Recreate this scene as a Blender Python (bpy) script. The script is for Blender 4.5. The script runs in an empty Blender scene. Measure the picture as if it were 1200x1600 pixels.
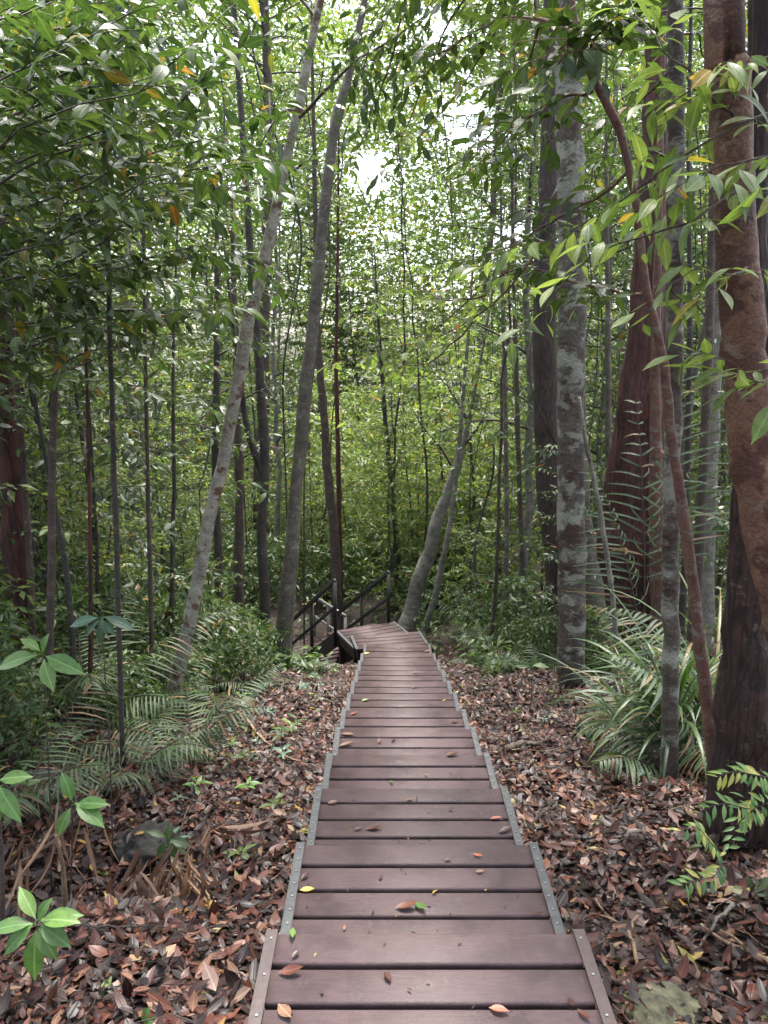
import bpy, math, random
import numpy as np
from mathutils import Vector, Matrix, noise
random.seed(7); rng = np.random.default_rng(7)
S = bpy.context.scene; COL = S.collection
PI = math.pi
# ------------------------------------------------------------------ camera
CAMZ = 1.79; F = 1202.0; PITCH = math.radians(11.75)
cd = bpy.data.cameras.new('camera'); cam = bpy.data.objects.new('camera', cd); COL.objects.link(cam)
cam.location = (0, 0, CAMZ); cam.rotation_euler = (PI/2 - PITCH, 0, 0)
cd.sensor_fit = 'VERTICAL'; cd.sensor_height = 36.0; cd.lens = F/1600*36.0
cd.clip_start = 0.05; cd.clip_end = 2000; S.camera = cam
cp, sp = math.cos(PITCH), math.sin(PITCH)
def ray(u, v):
    a = (u-600)/F; b = (v-800)/F
    return Vector((a, cp - b*sp, -sp - b*cp))
def at(u, v, D):                       # point seen at photo pixel (u, v) at a distance D ahead
    d = ray(u, v); return Vector((0, 0, CAMZ)) + d*(D/d.y)
# ------------------------------------------------------------------ ground height
def deckz(y): return 0.603 - 0.2857*y
def gz(x, y):
    x = np.asarray(x, float); y = np.asarray(y, float)
    yy = np.where(y < 13, y, 13 + (y-13)*0.35)
    yy = np.where(y > 30, 13 + 17*0.35 + (y-30)*0.05, yy)
    yy = np.where(y < 1.6, 1.6 + (y-1.6)*0.35, yy)
    z = 0.603 - 0.2857*yy - 0.30
    xr = np.clip(x-0.75, 0, None); z = z + 0.11*np.minimum(xr, 5)*np.exp(-np.clip(y-10, 0, None)/8)
    xl = np.clip(-x-0.5, 0, None); z = z + 0.05*np.minimum(xl, 6)*np.clip((y-4)/3, 0, 1)
    z = z - 0.24*np.exp(-((x+1.2)**2/0.2 + (y-3.15)**2/0.2))
    z = z - 1.2*np.exp(-((x+1.6)**2/2.0 + (y-13.6)**2/2.2)) - 0.5*np.exp(-((x+0.2)**2/0.8 + (y-12.2)**2/0.7))
    b = 0.05*np.sin(2.1*x+1.3*y) + 0.04*np.sin(3.7*x-2.9*y+1) + 0.025*np.sin(7.3*x+5.1*y+2) + 0.012*np.sin(11*x-9*y)
    away = np.clip((np.abs(x-0.14)-0.45)/0.4, 0, 1)
    return z + b*away
def gzf(x, y): return float(gz(x, y))
# ------------------------------------------------------------------ object helpers
def link(o, parent=None):
    COL.objects.link(o)
    if parent: o.parent = parent
    return o
def tag(o, label=None, cat=None, group=None, kind=None):
    if label: o['label'] = label
    if cat: o['category'] = cat
    if group: o['group'] = group
    if kind: o['kind'] = kind
    return o
def empty(name, loc=(0, 0, 0), rz=0.0, label=None, cat=None, group=None):
    o = bpy.data.objects.new(name, None); COL.objects.link(o); o.empty_display_size = 0.1
    o.location = loc; o.rotation_euler = (0, 0, rz); tag(o, label, cat, group); return o
def copy_tree(o, parent=None):
    c = o.copy(); COL.objects.link(c); c.parent = parent
    for ch in o.children: copy_tree(ch, c)
    return c
class Acc:
    """collects pieces of ONE mesh"""
    def __init__(s): s.V = []; s.L = []; s.T = []; s.M = []; s.R = []; s.A = []; s.n = 0
    def add(s, V, Fs, mat=0, rnd=None, luv=None):
        V = np.asarray(V, np.float32).reshape(-1, 3)
        if not isinstance(Fs, list) or (len(Fs) and not isinstance(Fs[0], np.ndarray)): Fs = [np.asarray(Fs)]
        for Fa in Fs:
            if len(Fa) == 0: continue
            s.L.append((Fa + s.n).ravel()); s.T.append(np.full(len(Fa), Fa.shape[1])); s.M.append(np.full(len(Fa), mat))
            if rnd is None: s.R.append(np.full(len(Fa), 0.5))
            elif np.isscalar(rnd): s.R.append(np.full(len(Fa), rnd))
            else: s.R.append(np.repeat(rnd, len(Fa)//len(rnd)))
        s.V.append(V); s.n += len(V); s.A.append(np.asarray(luv, np.float32) if luv is not None else np.full((len(V), 3), .5, np.float32))
    def mesh(s, name, mats, smooth=True):
        me = bpy.data.meshes.new(name)
        if s.n:
            V = np.concatenate(s.V); L = np.concatenate(s.L).astype(np.int32); T = np.concatenate(s.T).astype(np.int32)
            me.vertices.add(len(V)); me.vertices.foreach_set('co', V.ravel())
            me.loops.add(len(L)); me.loops.foreach_set('vertex_index', L)
            st = np.zeros(len(T), np.int32); st[1:] = np.cumsum(T)[:-1]
            me.polygons.add(len(T)); me.polygons.foreach_set('loop_start', st); me.polygons.foreach_set('loop_total', T)
            me.polygons.foreach_set('material_index', np.concatenate(s.M).astype(np.int32))
            me.polygons.foreach_set('use_smooth', np.full(len(T), smooth))
            at_ = me.attributes.new('rnd', 'FLOAT', 'FACE'); at_.data.foreach_set('value', np.concatenate(s.R).astype(np.float32))
            a2 = me.attributes.new('luv', 'FLOAT_VECTOR', 'POINT'); a2.data.foreach_set('vector', np.concatenate(s.A).ravel())
            me.update(calc_edges=True)
        for m in (mats if isinstance(mats, (list, tuple)) else [mats]): me.materials.append(m)
        return me
    def obj(s, name, mats, parent=None, smooth=True):
        return link(bpy.data.objects.new(name, s.mesh(name, mats, smooth)), parent)
def box(acc, c, sz, R=None, mat=0, rnd=None, bev=0.0):
    x, y, z = sz[0]/2, sz[1]/2, sz[2]/2
    if bev <= 0:
        V = np.array([(i*x, j*y, k*z) for k in (-1, 1) for j in (-1, 1) for i in (-1, 1)], float)
        Fs = np.array([(0, 2, 3, 1), (4, 5, 7, 6), (0, 1, 5, 4), (2, 6, 7, 3), (0, 4, 6, 2), (1, 3, 7, 5)])
        fl = [Fs]
    else:                                # long bar along x, rounded section
        b = bev; sec = []
        for (cy, cz, a0) in ((y-b, z-b, 0), (-y+b, z-b, 90), (-y+b, -z+b, 180), (y-b, -z+b, 270)):
            for k in range(4):
                a = math.radians(a0 + k*30); sec.append((cy+b*math.cos(a), cz+b*math.sin(a)))
        n = len(sec); V = np.array([(sx*x, p[0], p[1]) for sx in (-1, 1) for p in sec])
        q = np.array([(i, n+i, n+(i+1) % n, (i+1) % n) for i in range(n)])[:, ::-1]
        fl = [q, np.array([list(range(n))[::-1]]), np.array([list(range(n, 2*n))])]
    if R is not None: V = V @ np.array(R.to_3x3()).T
    acc.add(V + np.array(c), fl, mat, rnd)
def bar(acc, a, b, w, h, mat=0, bev=0.0):
    a = Vector(a); b = Vector(b); d = b-a; L = d.length; x = d.normalized()
    up = Vector((0, 0, 1)) if abs(x.z) < 0.95 else Vector((0, 1, 0))
    y = up.cross(x).normalized(); z = x.cross(y)
    R = Matrix((x, y, z)).transposed()
    box(acc, (a+b)/2, (L, w, h), R.to_4x4(), mat, None, bev)
def resample(P, n):
    P = np.array([tuple(p) for p in P], float)
    d = np.r_[0, np.cumsum(np.linalg.norm(np.diff(P, axis=0), axis=1))]
    t = np.linspace(0, d[-1], n)
    if len(P) > 3:                      # catmull-rom through the points
        out = []
        for tt in t:
            i = min(max(np.searchsorted(d, tt)-1, 0), len(P)-2)
            s = (tt-d[i])/max(d[i+1]-d[i], 1e-9)
            p0, p1, p2, p3 = P[max(i-1, 0)], P[i], P[i+1], P[min(i+2, len(P)-1)]
            out.append(0.5*((2*p1)+(-p0+p2)*s+(2*p0-5*p1+4*p2-p3)*s*s+(-p0+3*p1-3*p2+p3)*s**3))
        return np.array(out)
    return np.stack([np.interp(t, d, P[:, k]) for k in range(3)], 1)
def tube(acc, P, r, sides=6, mat=0, rough=0.0, seed=0.0, flute=None, cap=True):
    P = np.asarray(P, float); n = len(P); r = np.broadcast_to(np.asarray(r, float), (n,)) if np.ndim(r) else np.full(n, r)
    T = np.gradient(P, axis=0); T /= np.linalg.norm(T, axis=1)[:, None]+1e-9
    ref = np.where(np.abs(T[:, 2:3]) > 0.9, np.array([[1.0, 0, 0]]), np.array([[0, 0, 1.0]]))
    if abs(T[:, 2]).mean() > 0.6: ref = np.tile([[1.0, 0, 0]], (n, 1))
    else: ref = np.tile([[0.05, 0.02, 1.0]], (n, 1))
    A = np.cross(T, ref); A /= np.linalg.norm(A, axis=1)[:, None]+1e-9; B = np.cross(T, A)
    an = np.linspace(0, 2*PI, sides, endpoint=False)
    rr = r[:, None]*np.ones((1, sides))
    if rough > 0:
        for i in range(n):
            for j in range(sides):
                q = Vector((math.cos(an[j])*1.3+seed, math.sin(an[j])*1.3, P[i, 2]*1.6))
                rr[i, j] *= 1 + rough*(noise.noise(q) + 0.5*noise.noise(q*3.1))
    if flute is not None: rr = rr*flute(np.linspace(0, 1, n)[:, None], an[None, :])
    V = P[:, None, :] + rr[..., None]*(np.cos(an)[None, :, None]*A[:, None, :] + np.sin(an)[None, :, None]*B[:, None, :])
    V = V.reshape(-1, 3)
    i = np.arange(n-1)[:, None]*sides; j = np.arange(sides)[None, :]; j2 = (j+1) % sides
    Q = np.stack([(i+j), (i+j2), (i+sides+j2), (i+sides+j)], -1).reshape(-1, 4)
    fl = [Q]
    if cap: fl += [np.arange(sides)[None, ::-1] + 0, (n-1)*sides + np.arange(sides)[None, :]]
    acc.add(V, fl, mat)
# ------------------------------------------------------------------ leaf templates: (u across, t along, fold) + faces
def lt(stations, half=(0, 1)):
    V = []; rows = []
    for (t, w) in stations:
        if w == 0: rows.append([len(V)]); V.append((0, t, 0))
        else:
            row = []
            xs = [-1] + ([-.5] if len(half) > 2 else []) + [0] + ([.5] if len(half) > 2 else []) + [1]
            for x in xs: row.append(len(V)); V.append((x*w/2, t, abs(x)))
            rows.append(row)
    tri, quad = [], []
    for a, b in zip(rows[:-1], rows[1:]):
        if len(a) == 1:
            for k in range(len(b)-1): tri.append((a[0], b[k+1], b[k]))
        elif len(b) == 1:
            for k in range(len(a)-1): tri.append((a[k], a[k+1], b[0]))
        else:
            for k in range(len(a)-1): quad.append((a[k], a[k+1], b[k+1], b[k]))
    return np.array(V, float), [np.array(tri)] + ([np.array(quad)] if quad else [])
T_FAR = (np.array([(0, 0, 0), (-.5, .42, 1), (.5, .42, 1), (0, 1, 0)], float), [np.array([(0, 3, 1), (0, 2, 3)])])
T_MID = lt([(0, 0), (.28, .85), (.62, .85), (1, 0)])
T_NEAR = lt([(0, 0), (.1, .28), (.25, .78), (.45, 1.0), (.65, .86), (.82, .46), (.92, .16), (1, 0)])
T_BIG = lt([(0, 0), (.03, .04), (.1, .2), (.2, .55), (.32, .84), (.45, 1.0), (.58, .98), (.7, .82), (.8, .58), (.88, .32), (.94, .13), (1, 0)], (0, 1, 2))
T_STRIP = lt([(0, 0), (.12, .8), (.4, 1), (.7, .8), (1, 0)])
T_LIT = lt([(0, 0), (.3, .9), (.65, .85), (1, 0)])
def nrm(a): return a/(np.linalg.norm(a, axis=-1, keepdims=True)+1e-9)
def leaves(acc, tmpl, P, D, U, L, W, fold=0.18, curl=0.25, mat=0, rnd=None, twist=0.0):
    P = np.atleast_2d(P); N = len(P); D = nrm(np.broadcast_to(D, (N, 3))); X = nrm(np.cross(D, np.broadcast_to(U, (N, 3)))); Z = np.cross(X, D)
    tv, tf = tmpl; k = len(tv)
    L = np.broadcast_to(L, (N,))[:, None]; W = np.broadcast_to(W, (N,))[:, None]; curl = np.broadcast_to(curl, (N,))[:, None]
    fold = np.broadcast_to(fold, (N,))[:, None]
    x = tv[None, :, 0]*W; y = tv[None, :, 1]*L*(1-0.1*np.abs(curl)*tv[None, :, 1]); z = fold*W*np.abs(tv[None, :, 0])*2*0.5 - curl*L*tv[None, :, 1]**2
    if twist: 
        a = twist*tv[None, :, 1]*np.sign(rng.random((N, 1))-.5); x, z = x*np.cos(a), z + x*np.sin(a)
    V = P[:, None, :] + x[..., None]*X[:, None, :] + y[..., None]*D[:, None, :] + z[..., None]*Z[:, None, :]
    off = (np.arange(N)*k)[:, None, None]
    fl = [(f[None] + off).reshape(-1, f.shape[1]) for f in tf]
    if rnd is None: rnd = rng.random(N)
    acc.add(V.reshape(-1, 3), fl, mat, rnd, np.tile(np.stack([np.abs(tv[:, 0]), tv[:, 1], np.ones(k)], 1), (N, 1)))
UPV = np.array([0, 0, 1.0])
def twig_leaves(acc, P0, d, L, n, ll, lw, tmpl, mat=0, droop=.25, spread=.9, fold=.18, curl=.22, jit=.25, side=None):
    """leaves alternating along a twig P0 -> P0+d*L (twig bends down with droop)"""
    t = (np.arange(n)+.6)/n + rng.normal(0, .02, n)
    d = nrm(np.asarray(d, float)); P = P0 + d*L*t[:, None]; P[:, 2] -= droop*L*t**2*.5
    s = nrm(np.cross(d, UPV)) if side is None else side
    sg = np.where(np.arange(n) % 2 == 0, 1, -1)[:, None]
    D = d*(.35+.45*t[:, None]) + s*sg*spread*(1.1-.6*t[:, None]) + rng.normal(0, jit, (n, 3)) + np.array([0, 0, -droop*.9])
    U = UPV + rng.normal(0, jit*1.3, (n, 3))
    l = ll*rng.uniform(.45, 1.2, n)
    leaves(acc, tmpl, P, D, U, l, l*lw*rng.uniform(.8, 1.2, n), fold*rng.uniform(.2, 2, n), curl*rng.uniform(-.3, 2.4, n), mat)
# ------------------------------------------------------------------ materials
def newmat(name):
    m = bpy.data.materials.new(name); m.use_nodes = True; nt = m.node_tree; nt.nodes.clear()
    return m, nt, lambda t, **k: _nd(nt, t, **k)
def _nd(nt, t, **k):
    n = nt.nodes.new(t)
    for a, b in k.items():
        if a.startswith('_'): setattr(n, a[1:], b)
        else: n.inputs[a.replace('__', ' ')].default_value = b
    return n
def ramp(nt, fac, stops, interp='LINEAR'):
    r = nt.nodes.new('ShaderNodeValToRGB'); cr = r.color_ramp; cr.interpolation = interp
    while len(cr.elements) < len(stops): cr.elements.new(.5)
    for e, (p, c) in zip(cr.elements, stops): e.position = p; e.color = (*c, 1) if len(c) == 3 else c
    if fac is not None: nt.links.new(fac, r.inputs[0])
    return r.outputs[0]
def mixc(nt, f, a, b, mode='MIX'):
    m = nt.nodes.new('ShaderNodeMix'); m.data_type = 'RGBA'; m.blend_type = mode; m.clamp_factor = True
    for sock, val in ((m.inputs[0], f), (m.inputs[6], a), (m.inputs[7], b)):
        if hasattr(val, 'is_output'): nt.links.new(val, sock)
        else: sock.default_value = val if not isinstance(val, tuple) or len(val) == 4 else (*val, 1)
    return m.outputs[2]
def leaf_mat(name, stops, rough=.38, trans=.3, tcol=(1.6, 1.7, .9), spec=.5, vary=.25, gloss_var=True):
    m, nt, N = newmat(name); lk = nt.links.new
    a = N('ShaderNodeAttribute', _attribute_name='rnd')
    col = ramp(nt, a.outputs['Fac'], stops)
    oi = N('ShaderNodeObjectInfo'); hs = N('ShaderNodeHueSaturation')
    mr = N('ShaderNodeMapRange'); mr.inputs['To Min'].default_value = 1-vary; mr.inputs['To Max'].default_value = 1+vary
    lk(oi.outputs['Random'], mr.inputs['Value']); lk(mr.outputs[0], hs.inputs['Value']); lk(col, hs.inputs['Color'])
    col = hs.outputs[0]
    bs = N('ShaderNodeBsdfPrincipled', Roughness=rough); bs.inputs['Specular IOR Level'].default_value = spec
    av = N('ShaderNodeAttribute', _attribute_name='luv'); sx = N('ShaderNodeSeparateXYZ'); lk(av.outputs['Vector'], sx.inputs[0])
    m1 = N('ShaderNodeMath', _operation='MULTIPLY'); m1.inputs[1].default_value = 75; lk(sx.outputs[1], m1.inputs[0])
    m2 = N('ShaderNodeMath', _operation='MULTIPLY_ADD'); m2.inputs[1].default_value = -38; lk(sx.outputs[0], m2.inputs[0]); lk(m1.outputs[0], m2.inputs[2])
    m3 = N('ShaderNodeMath', _operation='SINE'); lk(m2.outputs[0], m3.inputs[0])
    vein = ramp(nt, m3.outputs[0], [(.75, (0, 0, 0)), (1, (.3, .3, .3))]); rib = ramp(nt, sx.outputs[0], [(0, (.7, .7, .7)), (.07, (0, 0, 0))])
    tot = mixc(nt, 1.0, vein, rib, 'ADD'); hv = N('ShaderNodeHueSaturation', Value=1.9, Saturation=.85); lk(col, hv.inputs['Color'])
    tn = N('ShaderNodeTexCoord'); nn = N('ShaderNodeTexNoise', Scale=38, Detail=4); lk(tn.outputs['Object'], nn.inputs['Vector'])
    hd = N('ShaderNodeHueSaturation', Value=.62); lk(col, hd.inputs['Color'])
    col = mixc(nt, ramp(nt, nn.outputs[0], [(.45, (0, 0, 0)), (.7, (.8, .8, .8))]), col, hd.outputs[0]); col = mixc(nt, tot, col, hv.outputs[0])
    bpv = N('ShaderNodeBump', Strength=.35, Distance=.004); lk(tot, bpv.inputs['Height']); lk(bpv.outputs[0], bs.inputs['Normal'])
    lk(col, bs.inputs['Base Color'])
    tr = N('ShaderNodeBsdfTranslucent'); tc = mixc(nt, 1.0, col, (*tcol, 1), 'MULTIPLY'); lk(tc, tr.inputs['Color'])
    mx = N('ShaderNodeMixShader'); mx.inputs[0].default_value = trans; lk(bs.outputs[0], mx.inputs[1]); lk(tr.outputs[0], mx.inputs[2])
    out = N('ShaderNodeOutputMaterial'); lk(mx.outputs[0], out.inputs[0]); return m
G = dict(
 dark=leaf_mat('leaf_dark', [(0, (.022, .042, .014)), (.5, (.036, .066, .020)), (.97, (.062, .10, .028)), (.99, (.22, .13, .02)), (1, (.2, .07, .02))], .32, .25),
 mid=leaf_mat('leaf_mid', [(0, (.034, .066, .018)), (.5, (.058, .10, .026)), (.97, (.095, .145, .036)), (.99, (.28, .24, .03)), (1, (.25, .09, .03))], .36, .32),
 bright=leaf_mat('leaf_bright', [(0, (.07, .112, .03)), (.5, (.118, .168, .045)), (.965, (.19, .23, .07)), (.985, (.34, .30, .04)), (1, (.32, .12, .03))], .38, .45),
 fresh=leaf_mat('leaf_fresh', [(0, (.07, .15, .035)), (.6, (.10, .20, .045)), (1, (.15, .25, .06))], .34, .3, vary=.1),
 palm=leaf_mat('leaf_palm', [(0, (.03, .055, .022)), (.6, (.052, .085, .034)), (.9, (.085, .12, .045)), (.93, (.22, .15, .07)), (1, (.12, .07, .035))], .45, .25),
 pale=leaf_mat('leaf_pale', [(0, (.05, .10, .06)), (1, (.09, .16, .10))], .3, .25),
 dry=leaf_mat('leaf_dry', [(0, (.07, .035, .02)), (.5, (.15, .075, .04)), (1, (.26, .15, .08))], .55, .15, tcol=(1.2, 1, .8)),
 litter=leaf_mat('leaf_litter', [(0, (.012, .007, .006)), (.3, (.022, .009, .007)), (.55, (.046, .015, .010)), (.72, (.082, .025, .015)), (.84, (.12, .042, .024)), (.93, (.17, .092, .055)), (.97, (.22, .15, .12)), (.985, (.30, .17, .03)), (1, (.08, .12, .03))], .36, .03, tcol=(1.2, 1, .8), spec=.32, vary=0),
 variegated=leaf_mat('leaf_variegated', [(0, (.07, .17, .05)), (.6, (.14, .24, .06)), (.8, (.36, .36, .09)), (1, (.45, .42, .12))], .34, .3, vary=.1),
 strap=leaf_mat('leaf_strap', [(0, (.03, .065, .018)), (.6, (.055, .105, .028)), (.9, (.08, .14, .04)), (1, (.22, .15, .06))], .42, .3),
 yellow=leaf_mat('leaf_yellow', [(0, (.42, .27, .03)), (1, (.5, .36, .05))], .4, .35, tcol=(1.3, 1.2, .6)),
 red=leaf_mat('leaf_red', [(0, (.28, .06, .03)), (1, (.4, .14, .08))], .4, .3, tcol=(1.3, .9, .6)),
)
def bark_mat(name, base, dark, pale=None, pale_amt=.5, scale=6, stripe=0, rough=.62, bump=.5, bands=0, extra=None, extra_amt=.5):
    m, nt, N = newmat(name); lk = nt.links.new
    tc = N('ShaderNodeTexCoord'); mp = N('ShaderNodeMapping'); lk(tc.outputs['Object'], mp.inputs[0])
    mp.inputs['Scale'].default_value = (1, 1, .22 if stripe else 1)
    n1 = N('ShaderNodeTexNoise', Scale=scale*(3.2 if stripe else 1), Detail=9, Roughness=.68); lk(mp.outputs[0], n1.inputs['Vector'])
    n2 = N('ShaderNodeTexNoise', Scale=scale*.45, Detail=5, Roughness=.6); lk(tc.outputs['Object'], n2.inputs['Vector'])
    n3 = N('ShaderNodeTexNoise', Scale=scale*7, Detail=6, Roughness=.7); lk(mp.outputs[0], n3.inputs['Vector'])
    c = mixc(nt, ramp(nt, n1.outputs[0], [(.38, (0, 0, 0)), (.62, (1, 1, 1))]), dark, base)
    c = mixc(nt, ramp(nt, n3.outputs[0], [(.42, (0, 0, 0)), (.7, (.55, .55, .55))]), c, tuple(min(1, q*1.7+.01) for q in base))
    if extra:
        n5 = N('ShaderNodeTexNoise', Scale=scale*.8, Detail=4, Roughness=.55); mp5 = N('ShaderNodeMapping'); mp5.inputs['Location'].default_value = (7, 3, 1); lk(tc.outputs['Object'], mp5.inputs[0]); lk(mp5.outputs[0], n5.inputs['Vector'])
        e = .62-.2*extra_amt
        c = mixc(nt, ramp(nt, n5.outputs[0], [(e, (0, 0, 0)), (e+.04, (1, 1, 1))]), c, extra)
    if pale:
        mpz = N('ShaderNodeMapping'); mpz.inputs['Scale'].default_value = (1, 1, 1.6); mpz.inputs['Location'].default_value = (3, 9, 4); lk(tc.outputs['Object'], mpz.inputs[0])
        n4 = N('ShaderNodeTexNoise', Scale=scale*.9, Detail=12, Roughness=.72, Distortion=.25); lk(mpz.outputs[0], n4.inputs['Vector'])
        e = .66-.26*pale_amt
        c = mixc(nt, ramp(nt, n4.outputs[0], [(e, (0, 0, 0)), (e+.07, (.85, .85, .85))]), c, pale)
        n6 = N('ShaderNodeTexNoise', Scale=scale*5, Detail=8, Roughness=.75); lk(mpz.outputs[0], n6.inputs['Vector']); c = mixc(nt, ramp(nt, n6.outputs[0], [(.58, (0, 0, 0)), (.68, (.5, .5, .5))]), c, pale)
    c = mixc(nt, ramp(nt, n2.outputs[0], [(.35, (.0, .0, .0)), (.7, (.45, .45, .45))]), c, tuple(q*.35 for q in dark))
    bs = N('ShaderNodeBsdfPrincipled', Roughness=rough); lk(c, bs.inputs['Base Color'])
    h = N('ShaderNodeMath', _operation='ADD'); lk(n1.outputs[0], h.inputs[0]); lk(n3.outputs[0], h.inputs[1])
    bp = N('ShaderNodeBump', Strength=min(1, bump*1.3), Distance=.035); lk(h.outputs[0], bp.inputs['Height']); hb = bp
    if stripe:
        vo = N('ShaderNodeTexVoronoi', Scale=stripe); vo.feature = 'DISTANCE_TO_EDGE'; mv = N('ShaderNodeMapping'); mv.inputs['Scale'].default_value = (1, 1, .1); lk(tc.outputs['Object'], mv.inputs[0]); lk(mv.outputs[0], vo.inputs['Vector'])
        bp2 = N('ShaderNodeBump', Strength=.8, Distance=.015); lk(vo.outputs[0], bp2.inputs['Height']); lk(bp.outputs[0], bp2.inputs['Normal']); hb = bp2
        c2 = mixc(nt, ramp(nt, vo.outputs[0], [(.02, (.75, .75, .75)), (.12, (0, 0, 0))]), c, tuple(q*.35 for q in dark)); lk(c2, bs.inputs['Base Color'])
    if bands:
        w = N('ShaderNodeTexWave', Scale=bands, Distortion=3, Detail=2); w.bands_direction = 'Z'; lk(tc.outputs['Object'], w.inputs['Vector'])
        bp3 = N('ShaderNodeBump', Strength=.35, Distance=.01); lk(w.outputs[0], bp3.inputs['Height']); lk(hb.outputs[0], bp3.inputs['Normal']); hb = bp3
    lk(hb.outputs[0], bs.inputs['Normal'])
    out = N('ShaderNodeOutputMaterial'); lk(bs.outputs[0], out.inputs[0]); return m
B = dict(
 pale=bark_mat('bark_pale_mottled', (.25, .23, .18), (.07, .062, .045), (.36, .36, .32), .35, 7, bands=3),
 lean=bark_mat('bark_leaning', (.42, .385, .30), (.16, .13, .09), (.5, .5, .43), .5, 8, extra=(.16, .07, .045), extra_amt=.32, bands=3),
 grey=bark_mat('bark_grey_lichen', (.13, .105, .08), (.035, .023, .016), (.42, .42, .34), .62, 3.4, bump=.8, extra=(.07, .035, .025), extra_amt=.3),
 greybrown=bark_mat('bark_grey_brown', (.17, .145, .11), (.06, .048, .035), (.31, .30, .24), .42, 8),
 brown=bark_mat('bark_brown', (.10, .068, .05), (.035, .022, .016), (.24, .22, .17), .35, 9),
 dark=bark_mat('bark_dark', (.06, .047, .038), (.022, .016, .013), (.20, .19, .15), .35, 9),
 striated=bark_mat('bark_striated', (.085, .055, .045), (.035, .02, .018), None, 0, 8, stripe=34),
 red=bark_mat('bark_dark_red', (.14, .040, .028), (.035, .012, .010), (.22, .10, .07), .12, 5, stripe=16, bump=.8),
 flaky=bark_mat('bark_flaky_red', (.085, .036, .027), (.022, .010, .008), (.26, .19, .14), .32, 9, stripe=24, bump=.9),
 orange=bark_mat('bark_orange', (.36, .19, .115), (.16, .065, .04), (.46, .35, .26), .35, 9, bump=1.0, extra=(.15, .06, .038), extra_amt=.6),
 stem=bark_mat('bark_red_stem', (.19, .095, .065), (.09, .032, .022), (.25, .24, .19), .5, 11, bump=.4),
 twig=bark_mat('bark_twig', (.07, .05, .035), (.03, .02, .015), None, 0, 20),
 tan=bark_mat('bark_dead_twig', (.38, .27, .16), (.18, .11, .06), None, 0, 20),
)
def simple(name, col, rough, bump=0, scale=30, var=.3, metal=0, spec=.5, col2=None):
    m, nt, N = newmat(name); lk = nt.links.new
    tc = N('ShaderNodeTexCoord'); n = N('ShaderNodeTexNoise', Scale=scale, Detail=8, Roughness=.65); lk(tc.outputs['Object'], n.inputs['Vector'])
    c = ramp(nt, n.outputs[0], [(.3, tuple(q*(1-var) for q in col)), (.7, col2 or tuple(q*(1+var) for q in col))])
    bs = N('ShaderNodeBsdfPrincipled', Roughness=rough, Metallic=metal); bs.inputs['Specular IOR Level'].default_value = spec; lk(c, bs.inputs['Base Color'])
    if bump: bp = N('ShaderNodeBump', Strength=bump, Distance=.01); lk(n.outputs[0], bp.inputs['Height']); lk(bp.outputs[0], bs.inputs['Normal'])
    out = N('ShaderNodeOutputMaterial'); lk(bs.outputs[0], out.inputs[0]); return m
def deck_mat():
    m, nt, N = newmat('deck_board'); lk = nt.links.new
    tc = N('ShaderNodeTexCoord'); oi = N('ShaderNodeObjectInfo')
    ad = N('ShaderNodeVectorMath', _operation='ADD'); lk(tc.outputs['Object'], ad.inputs[0]); cx = N('ShaderNodeCombineXYZ'); mu = N('ShaderNodeMath', _operation='MULTIPLY'); mu.inputs[1].default_value = 37; lk(oi.outputs['Random'], mu.inputs[0]); lk(mu.outputs[0], cx.inputs[0]); lk(mu.outputs[0], cx.inputs[1]); lk(cx.outputs[0], ad.inputs[1])
    mp = N('ShaderNodeMapping'); mp.inputs['Scale'].default_value = (14, 120, 20); lk(ad.outputs[0], mp.inputs[0])
    g = N('ShaderNodeTexNoise', Scale=1, Detail=6, Roughness=.7); lk(mp.outputs[0], g.inputs['Vector'])
    sp_ = N('ShaderNodeTexNoise', Scale=260, Detail=3, Roughness=.6); lk(ad.outputs[0], sp_.inputs['Vector'])
    bl = N('ShaderNodeTexNoise', Scale=4.5, Detail=6, Roughness=.65); lk(ad.outputs[0], bl.inputs['Vector'])
    c = ramp(nt, oi.outputs['Random'], [(0, (.048, .029, .030)), (.5, (.062, .037, .038)), (1, (.080, .049, .050))])
    c = mixc(nt, ramp(nt, g.outputs[0], [(.3, (.0,)*3), (.75, (.55,)*3)]), c, (.13, .092, .09))
    c = mixc(nt, ramp(nt, bl.outputs[0], [(.45, (0,)*3), (.66, (.75,)*3)]), c, (.034, .021, .021))
    sc2 = N('ShaderNodeTexNoise', Scale=9, Detail=10, Roughness=.8); lk(ad.outputs[0], sc2.inputs['Vector']); c = mixc(nt, ramp(nt, sc2.outputs[0], [(.56, (0,)*3), (.68, (.5,)*3)]), c, (.17, .135, .13))
    c = mixc(nt, ramp(nt, sp_.outputs[0], [(.6, (0,)*3), (.75, (.35,)*3)]), c, (.24, .19, .18))
    bs = N('ShaderNodeBsdfPrincipled'); lk(c, bs.inputs['Base Color']); bs.inputs['Specular IOR Level'].default_value = .45
    lk(ramp(nt, bl.outputs[0], [(.35, (.68,)*3), (.65, (.46,)*3)]), bs.inputs['Roughness'])
    h = N('ShaderNodeMath', _operation='ADD'); lk(g.outputs[0], h.inputs[0]); lk(sp_.outputs[0], h.inputs[1])
    bp = N('ShaderNodeBump', Strength=.5, Distance=.003); lk(h.outputs[0], bp.inputs['Height']); lk(bp.outputs[0], bs.inputs['Normal'])
    out = N('ShaderNodeOutputMaterial'); lk(bs.outputs[0], out.inputs[0]); return m
M_DECK = deck_mat()
M_STRIP = simple('edge_strip_grey', (.042, .044, .046), .6, .3, 22, .45, .1)
M_STRIPB = simple('edge_strip_brown', (.036, .021, .020), .5, .2, 40, .3)
M_SCREW = simple('screw_steel', (.22, .22, .22), .5, 0, 30, .3, .5)
M_JOIST = simple('joist_dark', (.03, .024, .02), .7, .3, 30, .4)
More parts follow.
